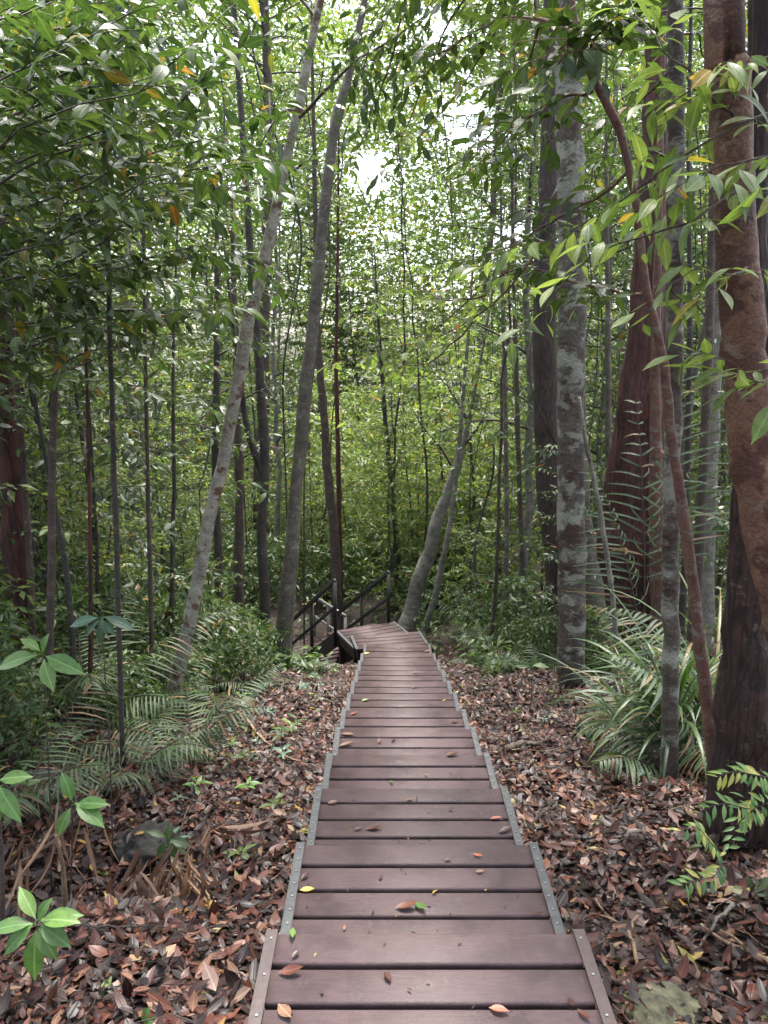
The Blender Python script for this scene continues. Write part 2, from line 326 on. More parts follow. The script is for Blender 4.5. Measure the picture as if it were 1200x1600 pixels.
M_RAIL = simple('rail_dark', (.010, .008, .007), .7, .2, 30, .35)
M_RAILG = simple('rail_grey', (.22, .21, .2), .4, .2, 30, .3)
M_ROCK = simple('mossy_rock', (.035, .033, .022), .9, 1.0, 22, .6, col2=(.15, .145, .085))
M_STONE = simple('dark_stone', (.010, .009, .008), .85, 1.0, 18, .6, col2=(.032, .028, .024))
M_SOIL = simple('forest_soil', (.018, .010, .008), .8, 1.0, 14, .6, col2=(.045, .022, .016))
# ------------------------------------------------------------------ ground (one sheet to the horizon)
def axis(parts):
    return np.unique(np.concatenate([np.linspace(a, b, n) for a, b, n in parts]))
xs = axis([(-900, -60, 12), (-60, -10, 26), (-10, -4, 31), (-4, 4, 161), (4, 10, 31), (10, 60, 26), (60, 900, 12)])
ys = axis([(-300, -10, 8), (-10, 0, 11), (0, 16, 200), (16, 60, 60), (60, 1200, 14)])
X, Y = np.meshgrid(xs, ys); Z = gz(X, Y)
a = Acc(); nx, ny = len(xs), len(ys); i = np.arange(ny-1)[:, None]*nx; j = np.arange(nx-1)[None]
a.add(np.stack([X, Y, Z], -1).reshape(-1, 3), [np.stack([i+j, i+j+1, i+nx+j+1, i+nx+j], -1).reshape(-1, 4)])
tag(a.obj('ground', M_SOIL), kind='structure')
# ------------------------------------------------------------------ boardwalk
DX = lambda y: 0.115 + 0.0075*y
EY = [2.11, 2.853, 3.648, 4.342, 5.097, 5.77, 6.573, 7.296, 8.12, 8.95, 9.75, 10.95]     # far edge of every step
EZ = [0.603-0.2857*y for y in EY]; EZ[0] = 0.0
BW = .142; GAP = .018; W = 1.0; TH = .032
board_me = None
def make_board(parent, loc, rz=0, length=W-.07):
    global board_me
    if board_me is None:
        ac = Acc(); box(ac, (0, 0, -TH/2), (1, BW-GAP, TH), None, 0, None, .010); board_me = ac.mesh('board', M_DECK)
    o = link(bpy.data.objects.new('board', board_me), parent); o.location = loc; o.rotation_euler = (random.gauss(0, .006), 0, rz+random.gauss(0, .0012)); o.scale = (length, 1, 1)
    return o
walk = empty('boardwalk', (DX(0), 0, 0), 0, 'stepped brown boardwalk of composite planks running downhill through the forest', 'boardwalk')
bx0 = DX(0)
for k, (ye, ze) in enumerate(zip(EY, EZ)):
    nb = 24 if k == 0 else (10 if k == 11 else 7)
    if k == 10: nb = 7
    xc = DX(ye)-bx0; L = nb*BW; yn = ye-L
    fr = Acc()
    for sx in (-.43, 0, .43): box(fr, (xc+sx, (ye+yn)/2, ze-TH-.075), (.05, L-.04, .14))
    box(fr, (xc, ye-.05, ze-TH-.076), (.91, .045, .135)); box(fr, (xc, yn+.05, ze-TH-.076), (.91, .045, .135))
    for sx in (-.39, .39):
        for yy in ((ye-.12,) if k else (ye-.12, .4)):
            gzz = gzf(xc+bx0+sx, yy)-.2
            if ze-.14 > gzz: box(fr, (xc+sx, yy, (ze-.15+gzz)/2), (.09, .09, ze-.15-gzz))
    fo = fr.obj('step_frame', M_JOIST, walk, False)
    for b in range(nb):
        make_board(fo, (xc+random.gauss(0, .0015), ye-BW*(b+.5), ze+random.gauss(0, .0012)))
    for sx in (-1, 1):
        st = Acc(); x0 = xc+sx*(W/2-.019); zz = ze+.003
        box(st, (x0, (ye+yn)/2, zz), (.032, L, .006), None, 0)
        box(st, (x0+sx*.018, (ye+yn)/2, zz-.022), (.0045, L+.004, .05), None, 0)
        an = np.linspace(0, 2*PI, 8, endpoint=False); yy = ye-.04
        while yy > yn:
            r = .0045; V = [(x0+r*math.cos(t), yy+r*math.sin(t), zz+.003) for t in an]+[(x0+r*.8*math.cos(t), yy+r*.8*math.sin(t), zz+.0065) for t in an]
            q = np.array([(i, (i+1) % 8, 8+(i+1) % 8, 8+i) for i in range(8)])
            st.add(V, [q, np.arange(8, 16)[None]], 1); yy -= .071 if k else .142
        st.obj('edge_strip', [M_STRIPB if k == 0 else M_STRIP, M_SCREW], fo, False)
# turning platforms: planks fanned out to the left
ZP = CAMZ-4.42
def fan(c, ang, w, nb, z, name='landing_frame'):
    """platform whose planks run along direction ang (radians from +x); c = middle of its near edge"""
    ux = Vector((math.cos(ang), math.sin(ang), 0)); uy = Vector((-ux.y, ux.x, 0)); c = Vector((c[0]-bx0, c[1], z))
    fr = Acc(); R = Matrix.Rotation(ang, 4, 'Z'); L = nb*BW
    for s in (-.45*w, 0, .45*w): box(fr, c+ux*s+uy*(L/2)+Vector((0, 0, -TH-.08)), (.06, L-.03, .15), R)
    for t in (.04, L-.04): box(fr, c+uy*t+Vector((0, 0, -TH-.082)), (w-.06, .05, .14), R)
    for s in (-.42*w, .42*w):
        for t in (.1, L-.1):
            p = c+ux*s+uy*t; g = gzf(p.x+bx0, p.y)-.2; h = z-.15-g
            if h > 0: box(fr, (p.x, p.y, g+h/2), (.09, .09, h), R)
    fo = fr.obj(name, M_JOIST, walk, False)
    for b in range(nb): make_board(fo, c+uy*(BW*(b+.5)), ang, w-.07)
    for s in (-1, 1):
        st = Acc(); box(st, c+ux*(s*(w/2-.019))+uy*(L/2)+Vector((0, 0, .003)), (.038, L, .006), R); box(st, c+ux*(s*(w/2+.002))+uy*(L/2)+Vector((0, 0, -.02)), (.0045, L, .05), R); st.obj('edge_strip', M_STRIP, fo, False)
    return fo
fan((.13, 10.98), math.radians(11), 1.12, 4, ZP+.055)
fan((.02, 11.25), math.radians(23), 1.05, 6, ZP)
# stair going down to the left, with handrails
sd = Vector((-.5, .866, 0)); su = Vector((.866, .5, 0)); P0 = Vector((-.35-bx0, 12.02, ZP)); SL, SD = 1.85, 1.28
st = Acc()
for s in (-.47, .47):
    bar(st, P0+su*s+Vector((0, 0, -.12)), P0+su*s+sd*SL+Vector((0, 0, -.12-SD)), .05, .22)
so = st.obj('stair_stringer', M_JOIST, walk, False)
for k in range(6):
    t = (k+.7)/6.4; p = P0+sd*SL*t+Vector((0, 0, -SD*t-.02))
    for q in (0, 1): make_board(so, p+sd*(q*BW), math.radians(30), .9)
LP = P0+sd*SL+Vector((0, 0, -SD-.1))
la = Acc(); R30 = Matrix.Rotation(math.radians(30), 4, 'Z')
for s in (-.7, 0, .5): box(la, LP+su*s+sd*.75+Vector((0, 0, -.12)), (.06, 1.5, .15), R30)
for s in (-.8, .5):
    for t in (.1, 1.4):
        p = LP+su*s+sd*t; g = gzf(p.x+bx0, p.y)-.3; box(la, (p.x, p.y, (LP.z-.1+g)/2), (.09, .09, max(LP.z-.1-g, .1)))
lo = la.obj('landing_frame', M_JOIST, walk, False)
for b in range(11): make_board(lo, LP+sd*(BW*(b+.5))-su*.12, math.radians(30), 1.5)
def handrail(ps, posts, h=.86, mid=.42, mat=M_RAIL, w=.05):
    hr = Acc()
    for a_, b_ in zip(ps[:-1], ps[1:]): bar(hr, a_+Vector((0, 0, h)), b_+Vector((0, 0, h)), w, w*1.25, 0, .006)
    ho = hr.obj('handrail', mat, walk)
    mr = Acc()
    for a_, b_ in zip(ps[:-1], ps[1:]): bar(mr, a_+Vector((0, 0, mid)), b_+Vector((0, 0, mid)), w*.8, w*.9, 0, .005)
    mr.obj('mid_rail', mat, ho)
    for p in posts:
        pa = Acc(); bar(pa, p+Vector((0, 0, -.25)), p+Vector((0, 0, h-.03)), w*1.1, w*1.1, 0, .005); pa.obj('rail_post', mat, ho)
for s in (-.5, .47):
    a_ = P0+su*s; b_ = a_+sd*SL+Vector((0, 0, -SD))
    if s > 0: a_ = a_ + Vector((.02, -.02, 0))
    handrail([a_, b_], [a_, a_.lerp(b_, .5), b_])
c_ = LP+su*.62+Vector((0, 0, 0)); handrail([c_, c_+sd*1.45], [c_, c_+sd*.75, c_+sd*1.45], .88, .45, M_RAILG, .045)
# deck surfaces for things lying on them
def deck_hit(u, v):
    d = ray(u, v)
    for k, (ye, ze) in enumerate(zip(EY, EZ)):
        t = (ze+.004-CAMZ)/d.z; p = Vector((0, 0, CAMZ))+d*t
        lo_ = EY[k-1] if k else -5
        if p.y <= ye and p.y > lo_-.4: return p
    return None
def ground_hit(u, v):
    d = ray(u, v); t = 1.0
    while t < 60:
        p = Vector((0, 0, CAMZ))+d*t
        if p.z < gzf(p.x, p.y): return p
        t += .01 + t*.002
    return p

# ------------------------------------------------------------------ vegetation builders
def grow_branch(tw, lf, p, d, L, r, ntw, twl, nl, ll, lw, tmpl, mat=0, lift=.15, droop=.3, npt=7, jit=.25, wob=.03, flat=.25, curl=.22):
    d = nrm(np.asarray(d, float)); t = np.linspace(0, 1, npt)[:, None]
    P = np.asarray(p, float) + d*L*t + UPV*(lift*L*t - droop*L*t*t) + np.cumsum(rng.normal(0, wob*L/npt, (npt, 3)), 0)*(t > 0)
    tube(tw, P, np.linspace(r, max(r*.22, .0015), npt), 5 if r > .01 else 4, cap=False)
    side_twigs(tw, lf, P, r, ntw, twl, nl, ll, lw, tmpl, mat, jit, flat, curl=curl)
    return P
def side_twigs(tw, lf, P, r, ntw, twl, nl, ll, lw, tmpl, mat=0, jit=.25, flat=.25, t0=.12, tdroop=.3, curl=.22):
    P = np.asarray(P); n = len(P)
    for k in range(ntw+1):
        t = t0 + (1-t0)*(k+rng.uniform(.2, .8))/ntw if k < ntw else 1.0
        t = min(t, 1.0); f = t*(n-1); i = min(int(f), n-2); q = P[i]+(P[i+1]-P[i])*(f-i); T = nrm(P[i+1]-P[i])
        s = nrm(np.cross(T, UPV)); sg = 1 if k % 2 else -1
        if k == ntw: dd = T; l = twl*.5
        else: dd = nrm(T*rng.uniform(.4, .9) + s*sg*rng.uniform(.6, 1) + UPV*rng.normal(.03, flat)); l = twl*(1.1-.6*t)*rng.uniform(.6, 1.2)
        tt = np.linspace(0, 1, 4)[:, None]; TP = q + dd*l*tt; TP[:, 2] -= tdroop*l*tt[:, 0]**2*.5
        tube(tw, TP, np.linspace(max(r*.3, .0018), .001, 4), 3, cap=False)
        twig_leaves(lf, q, dd, l, max(2, int(nl*l/twl+.5)), ll, lw, tmpl, mat, droop=tdroop, jit=jit, curl=curl)
TRK = {}
def depth_axis(p): return p[1]*cp + (CAMZ-p[2])*sp
def px_path(px, D):
    """photo outline points (u, v, width) at distance(s) D -> world points and radii"""
    P = []; R = []
    for k, q in enumerate(px):
        dd = D[k] if isinstance(D, (list, tuple)) else D
        p = at(q[0], q[1], dd); P.append(tuple(p)); R.append(q[2]/2*depth_axis(p)/F)
    return P, R
def trunk_tree(name, label, cat, px, D, bark, group=None, top=3.0, flare=1.5, sides=14, rough=.12, nseg=40, flute=None, crown=None, seed=0, foot=.15, bend=(0, 0)):
    """a tree whose trunk follows the photo outline, carried down into the ground and up past the frame"""
    P, R = px_path(px, D)                       # px given from the foot upward
    b = P[0]; g = gzf(b[0], b[1])-foot
    dirb = np.array(P[0])-np.array(P[1]); 
    if b[2] > g+.05:
        k = (b[2]-g)/max(abs(dirb[2]), .2); k = min(k, 3)
        P.insert(0, (b[0]+dirb[0]*k*.6, b[1], g)); R.insert(0, R[0]*flare)
    else: R[0] *= flare
    if top:
        e = nrm(np.array(P[-1])-np.array(P[-2])); e = nrm(e+np.array([bend[0], bend[1], .15])); q = np.array(P[-1])
        P.append(tuple(q+e*top*.5)); R.append(R[-1]*.8); P.append(tuple(q+e*top+np.array([0, 0, .1*top]))); R.append(R[-1]*.45)
    base = np.array(P[0]); base[2] += foot
    root = empty(name, tuple(base), 0, label, cat, group)
    Q = resample(P, nseg); d = np.r_[0, np.cumsum(np.linalg.norm(np.diff(np.array(P), axis=0), axis=1))]
    rr = np.interp(np.linspace(0, d[-1], nseg), d, R)
    Q = Q-base; ac = Acc(); Qw = Q.copy(); Qw[1:-1, :2] += rng.normal(0, 1, (nseg-2, 2))*rr[1:-1, None]*.08
    tube(ac, Qw, rr, sides, 0, rough, seed, flute); TRK[root.name] = (ac, ac.obj('trunk', B[bark], root), B[bark])
    return root, Q, rr
def grow_into(root, tw, barkm):
    ac, ob, mt = TRK[root.name]
    for k in range(len(tw.V)): pass
    ac.V += tw.V; ac.L += [l+ac.n for l in tw.L]; ac.T += tw.T; ac.M += [m*0+1 for m in tw.M]; ac.R += tw.R; ac.A += tw.A; ac.n += tw.n
    old = ob.data; ob.data = ac.mesh('trunk', [mt, B[barkm]]); bpy.data.meshes.remove(old)
def add_crown(root, Q, rr, t0, nb, L, ntw, twl, nl, ll, lw, tmpl, leafm, barkm='twig', lift=.25, droop=.35, t1=1.0, az=None, jit=.25, curl=.22, name='crown'):
    tw, lf = Acc(), Acc(); n = len(Q)
    for k in range(nb):
        t = t0+(t1-t0)*(k+rng.random())/nb; f = t*(n-1); i = min(int(f), n-2); q = Q[i]+(Q[i+1]-Q[i])*(f-i)
        a = rng.uniform(*az) if az else k*2.4+rng.uniform(-.5, .5); l = L*rng.uniform(.6, 1.15)*(1-.45*max(0, (t-t0)/(1.001-t0))**2)
        grow_branch(tw, lf, q, (math.cos(a), math.sin(a), rng.uniform(.05, .5)), l, max(min(rr[i]*.45, .035), .004)*rng.uniform(.6, 1), ntw, twl, nl, ll, lw, tmpl, 0, lift, droop, jit=jit, curl=curl)
    grow_into(root, tw, barkm); lf.obj(name, G[leafm], root)
# ---- prototypes copied through the forest behind
def proto(kind, seed, H, r, t0, nb, L, ntw, twl, nl, ll, lw, leafm, bark, tmpl=T_FAR, wob=.12, lift=.25, droop=.35, jit=.3):
    root = empty(kind); n = 16; t = np.linspace(0, 1, n)
    Q = np.stack([np.cumsum(rng.normal(0, wob*H/n/2, n)), np.cumsum(rng.normal(0, wob*H/n/2, n)), t*H-.15], 1); Q[:, :2] -= Q[0, :2]
    rr = r*(1-.75*t)*(1+.5*np.exp(-t*18)); ac = Acc(); tube(ac, Q, rr, 8, 0, .1, seed); TRK[root.name] = (ac, ac.obj('trunk', B[bark], root), B[bark])
    add_crown(root, Q, rr, t0, nb, L, ntw, twl, nl, ll, lw, tmpl, leafm, lift=lift, droop=droop, jit=jit)
    return root
REG = [(-500, 300, 'in the left thicket'), (300, 520, 'behind the stair handrails'), (520, 720, 'beyond the boardwalk turn'), (720, 865, 'left of the mottled grey trunk'), (865, 1800, 'behind the big right trunks')]
def region(x, y):
    d = y*cp + 4*sp; u = 600 + x*F/d
    for a_, b_, s in REG:
        if a_ <= u < b_: return s
    return REG[0][2] if u < 0 else REG[-1][2]
KINDS = {
 'sapling': ('thin straight sapling with sparse small leaves', 'sapling', 'thin saplings'),
 'understory_tree': ('slim tree with layered sprays of small leaves', 'tree', 'slim leafy trees'),
 'canopy_tree': ('tall tree with bare trunk and high crown', 'tree', 'tall canopy trees'),
 'dense_tree': ('tree with a dense bushy crown', 'tree', 'bushy trees'),
 'shrub': ('leafy green shrub growing from the ground', 'shrub', 'leafy shrubs'),
 'young_palm': ('low palm with arching fronds of narrow leaflets', 'palm', 'low palms'),
}
first = set()
def put(pr, kind, x, y, sc, rz, tilt=0.0, reg=None):
    if id(pr) in first: o = copy_tree(pr)
    else: first.add(id(pr)); o = pr
    o.location = (x, y, gzf(x, y)); o.rotation_euler = (tilt*rng.normal(), tilt*rng.normal(), rz); o.scale = (sc,)*3
    l, c, g = KINDS[kind]; rg = reg or region(x, y); tag(o, f'{l} {rg}', c, f'{g} {rg}'); return o
print('protos')
SAP = [proto('sapling', k, H, r, .10, nb, .8, 5, .36, 7, .10+.02*k, .36, lm, bk, wob=.17, jit=.5) for k, (H, r, nb, lm, bk) in enumerate([(9, .03, 34, 'bright', 'dark'), (11, .03, 40, 'mid', 'brown'), (7.5, .02, 30, 'bright', 'greybrown'), (12, .035, 38, 'bright', 'dark')])]
UND = [proto('understory_tree', 10+k, H, r, t0, nb, L, 9, .6, 12, .11+.022*k, .38, lm, bk, wob=.14, jit=.6) for k, (H, r, t0, nb, L, lm, bk) in enumerate([(10, .07, .22, 34, 1.7, 'bright', 'greybrown'), (13, .09, .3, 40, 2.0, 'mid', 'pale'), (8, .05, .12, 34, 1.4, 'dark', 'dark'), (11, .06, .18, 38, 1.6, 'bright', 'brown')])]
CAN = [proto('canopy_tree', 20+k, H, r, t0, 60, 3.4, 14, .9, 14, .13, .42, lm, bk, wob=.06) for k, (H, r, t0, lm, bk) in enumerate([(24, .17, .42, 'bright', 'greybrown'), (20, .13, .36, 'bright', 'pale'), (26, .2, .45, 'mid', 'brown')])]
DEN = [proto('dense_tree', 50+k, H, .11, .2, 40, 2.3, 12, .7, 14, .19, .42, lm, bk, wob=.1, jit=.7) for k, (H, bk, lm) in enumerate([(15, 'greybrown', 'bright'), (12, 'brown', 'mid')])]
SHR = [proto('shrub', 30+k, H, r, .04, nb, L, 6, .38, 8, .11+.02*k, .36, lm, 'brown', wob=.2, jit=.5) for k, (H, r, nb, L, lm) in enumerate([(2.6, .022, 22, .8, 'bright'), (3.6, .03, 26, .95, 'bright'), (1.5, .015, 24, .6, 'mid')])]
# ---- palms
def frond(root, az, elev, L, droop, nleaf, ll, lw=.05, roll=0.0, leafm='palm', base=(0, 0, 0), bent=.5, gap0=.18, name='frond', hang=.35):
    ac = Acc(); h = np.array([math.cos(az), math.sin(az), 0]); t = np.linspace(0, 1, 14)
    el = elev - droop*t**1.2; dx = np.cos(el); dz = np.sin(el); st = L/13
    P = np.array(base) + np.cumsum(np.r_[[[0, 0, 0]], (h*dx[:, None]+UPV*dz[:, None])[:-1]*st], 0)
    tube(ac, P, np.linspace(.006, .0018, 14), 4, 1, cap=False)
    tl = gap0 + (1-gap0)*(np.arange(nleaf)+.5)/nleaf
    for sgn in (-1, 1):
        f = tl*13; i = np.minimum(f.astype(int), 12); q = P[i]+(P[i+1]-P[i])*(f-i)[:, None]; T = nrm(P[i+1]-P[i])
        s = nrm(np.cross(T, UPV)); Nn = np.cross(s, T)
        D = T*(.35+.5*tl[:, None]) + (s*sgn*math.cos(roll)+Nn*math.sin(roll)*sgn)*1.0 + np.array([0, 0, -hang*.5]) + rng.normal(0, .07, (nleaf, 3))
        l = ll*(np.sin(np.clip(tl*1.15, 0, 1)*PI*.82+.35))*rng.uniform(.88, 1.08, nleaf)
        leaves(ac, T_STRIP, q, D, Nn+rng.normal(0, .15, (nleaf, 3)), np.maximum(l, ll*.25), ll*lw*np.ones(nleaf), .3, bent*rng.uniform(.5, 1.4, nleaf), 0)
    return ac.obj(name, [G[leafm], B['twig'] if leafm != 'dry' else B['tan']], root)
def palm(loc, nf, L, ll, nleaf=22, label=None, group=None, el=(.5, 1.35), lw=.055, azr=(0, 2*PI), kind='young_palm', droop=(.9, 1.7), dry=0):
    root = empty(kind, loc, 0, label, 'palm', group)
    for k in range(nf):
        a_ = azr[0]+(azr[1]-azr[0])*(k+rng.uniform(.1, .9))/nf
        frond(root, a_, rng.uniform(*el), L*rng.uniform(.7, 1.1), rng.uniform(*droop), nleaf, ll, lw, leafm='dry' if k < dry else 'palm')
    return root
PAL = [palm((0, 0, 0), nf, L, ll, 18) for nf, L, ll in ((7, 1.3, .34), (9, 1.6, .42), (6, .9, .28))]
print('scatter')
def in_view(u, D): return at(u, 800, D).x
cnt = dict(s=0)
def scatter(protos, kind, n, yr, ur, sc, avoid=None, mind=.5, tilt=.03, pw=1.0):
    pts = []; tries = 0
    while len(pts) < n and tries < n*40:
        tries += 1; y = yr[0]+(yr[1]-yr[0])*rng.random()**pw; u = rng.uniform(*ur); x = in_view(u, y)
        if abs(x-DX(y)) < .95 and y < 12.5: continue
        if -4.6 < x < 1.3 and 9.3 < y < 15.6: continue
        if -3.0 < x < 0 and y < 18: continue
        if avoid and avoid(x, y, u): continue
        if any((x-a_)**2+(y-b_)**2 < mind*mind for a_, b_ in pts): continue
        pts.append((x, y)); put(protos[rng.integers(len(protos))], kind, x, y, rng.uniform(*sc), rng.uniform(0, 2*PI), tilt)
glade = lambda x, y, u: 455 < u < 830 and y < 36
near_deck = lambda x, y, u: (430 < u < 720 and y < 12)
scatter(SAP, 'sapling', 66, (9.5, 34), (-120, 1320), (.8, 1.2), near_deck, .5, .04)
scatter(UND, 'understory_tree', 74, (15, 42), (-150, 1350), (.6, 1.0), glade, 1.0, .04)
scatter(DEN, 'dense_tree', 20, (22, 42), (-150, 1350), (.8, 1.25), glade, 2.0, .04)
scatter(SHR, 'shrub', 70, (15.8, 36), (440, 840), (1.0, 1.9), None, .7, .08)
scatter(CAN, 'canopy_tree', 18, (17, 50), (-200, 1400), (.8, 1.2), lambda x, y, u: 430 < u < 830 and y < 32, 2.4, .03)
scatter(SHR, 'shrub', 120, (12, 34), (-120, 1320), (.8, 1.3), None, .5, .08)
scatter(SHR, 'shrub', 34, (15.6, 22), (250, 760), (.7, 1.3), None, .4, .08)
scatter(SHR, 'shrub', 16, (7.5, 12), (-150, 400), (.7, 1.1), None, .5, .08)
scatter(SAP, 'sapling', 22, (5.5, 10), (-200, 330), (.6, 1.0), lambda x, y, u: x > -2.0, .4, .04)
scatter(PAL, 'young_palm', 34, (10, 22), (-100, 1300), (.8, 1.2), near_deck, .6, .05)
for k, (x, y) in enumerate([(-3.2, -2.0), (2.9, -1.6), (-5.4, .8), (4.8, 1.2), (0.9, -5.2), (-2.6, -6.5), (5.2, -4.5), (-6.5, -3.5), (7.2, 4.0), (-7.6, 4.4), (3.4, -8.5), (-5.5, -9.5)]):  # canopy trees added out of view, to keep the foreground in shade
    KINDS['canopy_tree'] = ('tall tree with bare trunk and high crown', 'tree', 'tall canopy trees'); put(CAN[k % 3], 'canopy_tree', x, y, rng.uniform(.55, .75), rng.uniform(0, 6), .04, 'added unseen to shade the near boardwalk')
# far wood: one mass of leaf clumps on the rising distance
fw = Acc(); n = 320000
yy = rng.uniform(40, 70, n); xx = (rng.random(n)-.5)*1.3*yy; hh = rng.random(n)*36*(1+.12*np.sin(xx*.23)+.1*np.sin(xx*.71))
c = np.stack([xx, yy, gz(xx, yy)+hh], 1) + rng.normal(0, .5, (n, 3))
keep = (np.sin(xx*.9+2*np.sin(c[:, 2]*.5))+np.sin(c[:, 2]*1.1+yy*.7)) > -1.0
for gx, gz_, rr_ in ((-.6, 13.5, 1.9), (5.8, 16.5, 2.1), (3.0, 22, 1.8), (-7.5, 3, 2.2), (16, 4, 3.6), (-3.5, 25, 2.0), (-12, 21, 1.8), (16, 27, 2.2), (9, 10, 1.6), (-1, 27, 1.3)):     # open sky between the far crowns
    dd = ((xx*55/yy-gx)/rr_)**2+(((c[:, 2]-CAMZ)*55/yy+CAMZ-gz_)/(rr_*.8))**2; keep &= dd+.35*np.sin(xx*1.7+c[:, 2]*1.3) > 1
c = c[keep]; n = len(c)
leaves(fw, T_FAR, c, rng.normal(0, 1, (n, 3))*[1, 1, .4], UPV+rng.normal(0, .9, (n, 3)), rng.uniform(.28, .55, n), rng.uniform(.14, .26, n), .2, .2, 0)
tag(fw.obj('distant_forest', G['bright']), kind='stuff')
print('foreground trees')
# ------------------------------------------------------------------ trees traced at their own distance
def px_branches(root, lines, leafm, ll, lw, tmpl, ntw, twl, nl, r=.008, barkm='twig', mat=0, jit=.25, curl=.22, name='crown', bname='branches', flat=.25, droop=.3, hub=None):
    """branches given as photo lines [(u,v,D),...]; joined to the thing as one mesh of limbs and one of leaves"""
    tw, lf = Acc(), Acc(); o = np.array(root.location)
    for ln in lines:
        W_ = [tuple(np.array(at(u, v, D))-o) for u, v, D in ln]
        if hub: W_ = [(hub[0], hub[1], min(max(W_[0][2]-.45, .6), hub[2]))] + W_      # the limb starts at its own trunk
        P = resample(W_, 12); P += np.cumsum(rng.normal(0, .006, P.shape), 0)
        tube(tw, P, np.linspace(r, r*.22, 12), 5, cap=False)
        side_twigs(tw, lf, P, r, ntw, twl, nl, ll, lw, tmpl, mat, jit, flat, .06, droop, curl)
    if root.name in TRK: grow_into(root, tw, barkm)
    elif bname: tw.obj(bname, B[barkm], root)
    lf.obj(name, G[leafm], root)
T1, q, r_ = trunk_tree('leaning_tree', 'pale mottled trunk leaning right in the left litter, with a red split low down', 'tree',
  [(262,1130,25),(283,1030,22),(305,930,20),(325,820,20),(345,735,20),(368,620,20),(385,520,20),(402,450,19),(425,350,17),(443,270,16),(462,190,15),(480,100,13),(497,20,12)], 6.5, 'lean', top=3.5)
px_branches(T1, [[(470,185,6.5),(505,150,6.4),(555,100,6.3),(620,60,6.2),(700,5,6.1)], [(464,175,6.5),(443,170,6.4),(415,195,6.3),(396,232,6.3)], [(447,272,6.5),(470,252,6.4),(487,238,6.4)], [(500,0,6.5),(520,-60,6.4),(600,-120,6.2)], [(495,30,6.5),(450,-20,6.6),(380,-60,6.6)]], 'mid', .12, .38, T_NEAR, 3, .4, 7, .016, 'brown')
T2, q, r_ = trunk_tree('dark_leaning_tree', 'dark ringed trunk leaning right just left of the stair handrails', 'tree',
  [(443,1000,28),(452,900,24),(456,840,21),(463,760,20),(470,690,20),(478,600,20),(488,520,19),(496,430,18),(505,340,17),(513,280,18),(520,210,16),(530,170,18),(545,120,13),(558,60,11)], 10.3, 'greybrown', top=4)
add_crown(T2, q, r_, .72, 16, 2.0, 9, .6, 11, .12, .38, T_FAR, 'bright', lift=.3)
T2b, q, r_ = trunk_tree('slender_tree', 'thin dark trunk with a kinked fork beside the ringed leaning trunk', 'tree',
  [(417,1040,18),(414,960,16),(411,880,16),(408,820,15),(414,740,15),(410,640,14),(404,560,13),(398,480,12)], 10.0, 'dark', top=5)
px_branches(T2b, [[(413,745,10),(396,705,9.9),(383,650,9.9),(372,560,9.8),(352,380,9.8)]], 'mid', .1, .4, T_FAR, 7, .7, 9, .055, 'dark')
T14, q, r_ = trunk_tree('slim_tree', 'slim brown trunk rising straight behind the two handrails', 'tree',
  [(527,1030,17),(526,930,16),(522,830,15),(512,740,14),(507,650,12),(500,580,11),(496,500,9),(494,400,8)], 15.2, 'brown', top=4)
add_crown(T14, q, r_, .6, 18, 1.4, 7, .5, 10, .1, .38, T_FAR, 'bright')
t, q, r_ = trunk_tree('red_sapling', 'thin reddish stem touching the slim brown trunk behind the handrails', 'sapling',
  [(534,1030,8),(532,930,8),(530,800,8),(527,650,7),(525,560,6),(527,440,5)], 15.6, 'red', top=3)
add_crown(t, q, r_, .6, 12, .9, 5, .4, 9, .09, .38, T_FAR, 'bright')
T13, q, r_ = trunk_tree('leaning_pale_tree', 'stout pale trunk leaning right beyond the end of the boardwalk', 'tree',
  [(632,1010,30),(645,950,26),(655,905,24),(672,860,21),(688,800,19),(700,770,17),(712,735,15),(724,690,9),(736,640,7),(744,600,5)], 14.0, 'pale', top=3)
px_branches(T13, [[(712,740,14),(690,700,13.9),(665,668,13.8),(645,635,13.7)], [(722,700,14),(760,650,14),(800,640,14)], [(735,660,14),(700,600,14),(660,560,14)]], 'bright', .11, .4, T_MID, 8, .6, 9, .03, 'dark')
t, q, r_ = trunk_tree('thin_leaning_tree', 'thin pale stem leaning in front of the stout pale trunk', 'sapling',
  [(658,1000,10),(680,930,10),(697,850,9),(708,790,8),(714,730,7),(722,640,6)], 13.3, 'pale', top=2.5)
add_crown(t, q, r_, .6, 12, .9, 6, .4, 9, .1, .38, T_FAR, 'bright')
T3, q, r_ = trunk_tree('mottled_tree', 'straight grey trunk blotched with pale lichen right of the boardwalk', 'tree',
  [(893,1085,44),(895,1040,42),(893,950,42),(893,850,42),(893,750,42),(893,650,42),(893,550,42),(892,400,42),(890,250,40),(888,100,42),(886,0,40)], 7.9, 'grey', top=6, sides=22, nseg=60, flare=1.1, rough=.06)
add_crown(T3, q, r_, .86, 9, 2.3, 9, .7, 11, .13, .4, T_MID, 'mid')
T4, q, r_ = trunk_tree('ridged_tree', 'dark brown trunk with fine vertical ridges close behind the mottled grey trunk', 'tree',
  [(872,985,36),(870,920,33),(862,820,34),(855,720,35),(852,600,36),(850,500,36),(852,400,34),(856,300,31),(860,150,28),(862,0,26)], 10.5, 'striated', top=5, sides=20, nseg=50, rough=.06)
add_crown(T4, q, r_, .8, 12, 2.2, 9, .7, 11, .12, .4, T_FAR, 'mid')
t, q, r_ = trunk_tree('curved_tree', 'grey brown trunk bending out behind the right side of the mottled grey trunk', 'tree',
  [(932,985,46),(926,930,38),(916,870,33),(909,800,29),(905,700,26),(902,600,24),(900,450,22),(899,250,20)], 9.6, 'greybrown', top=5)
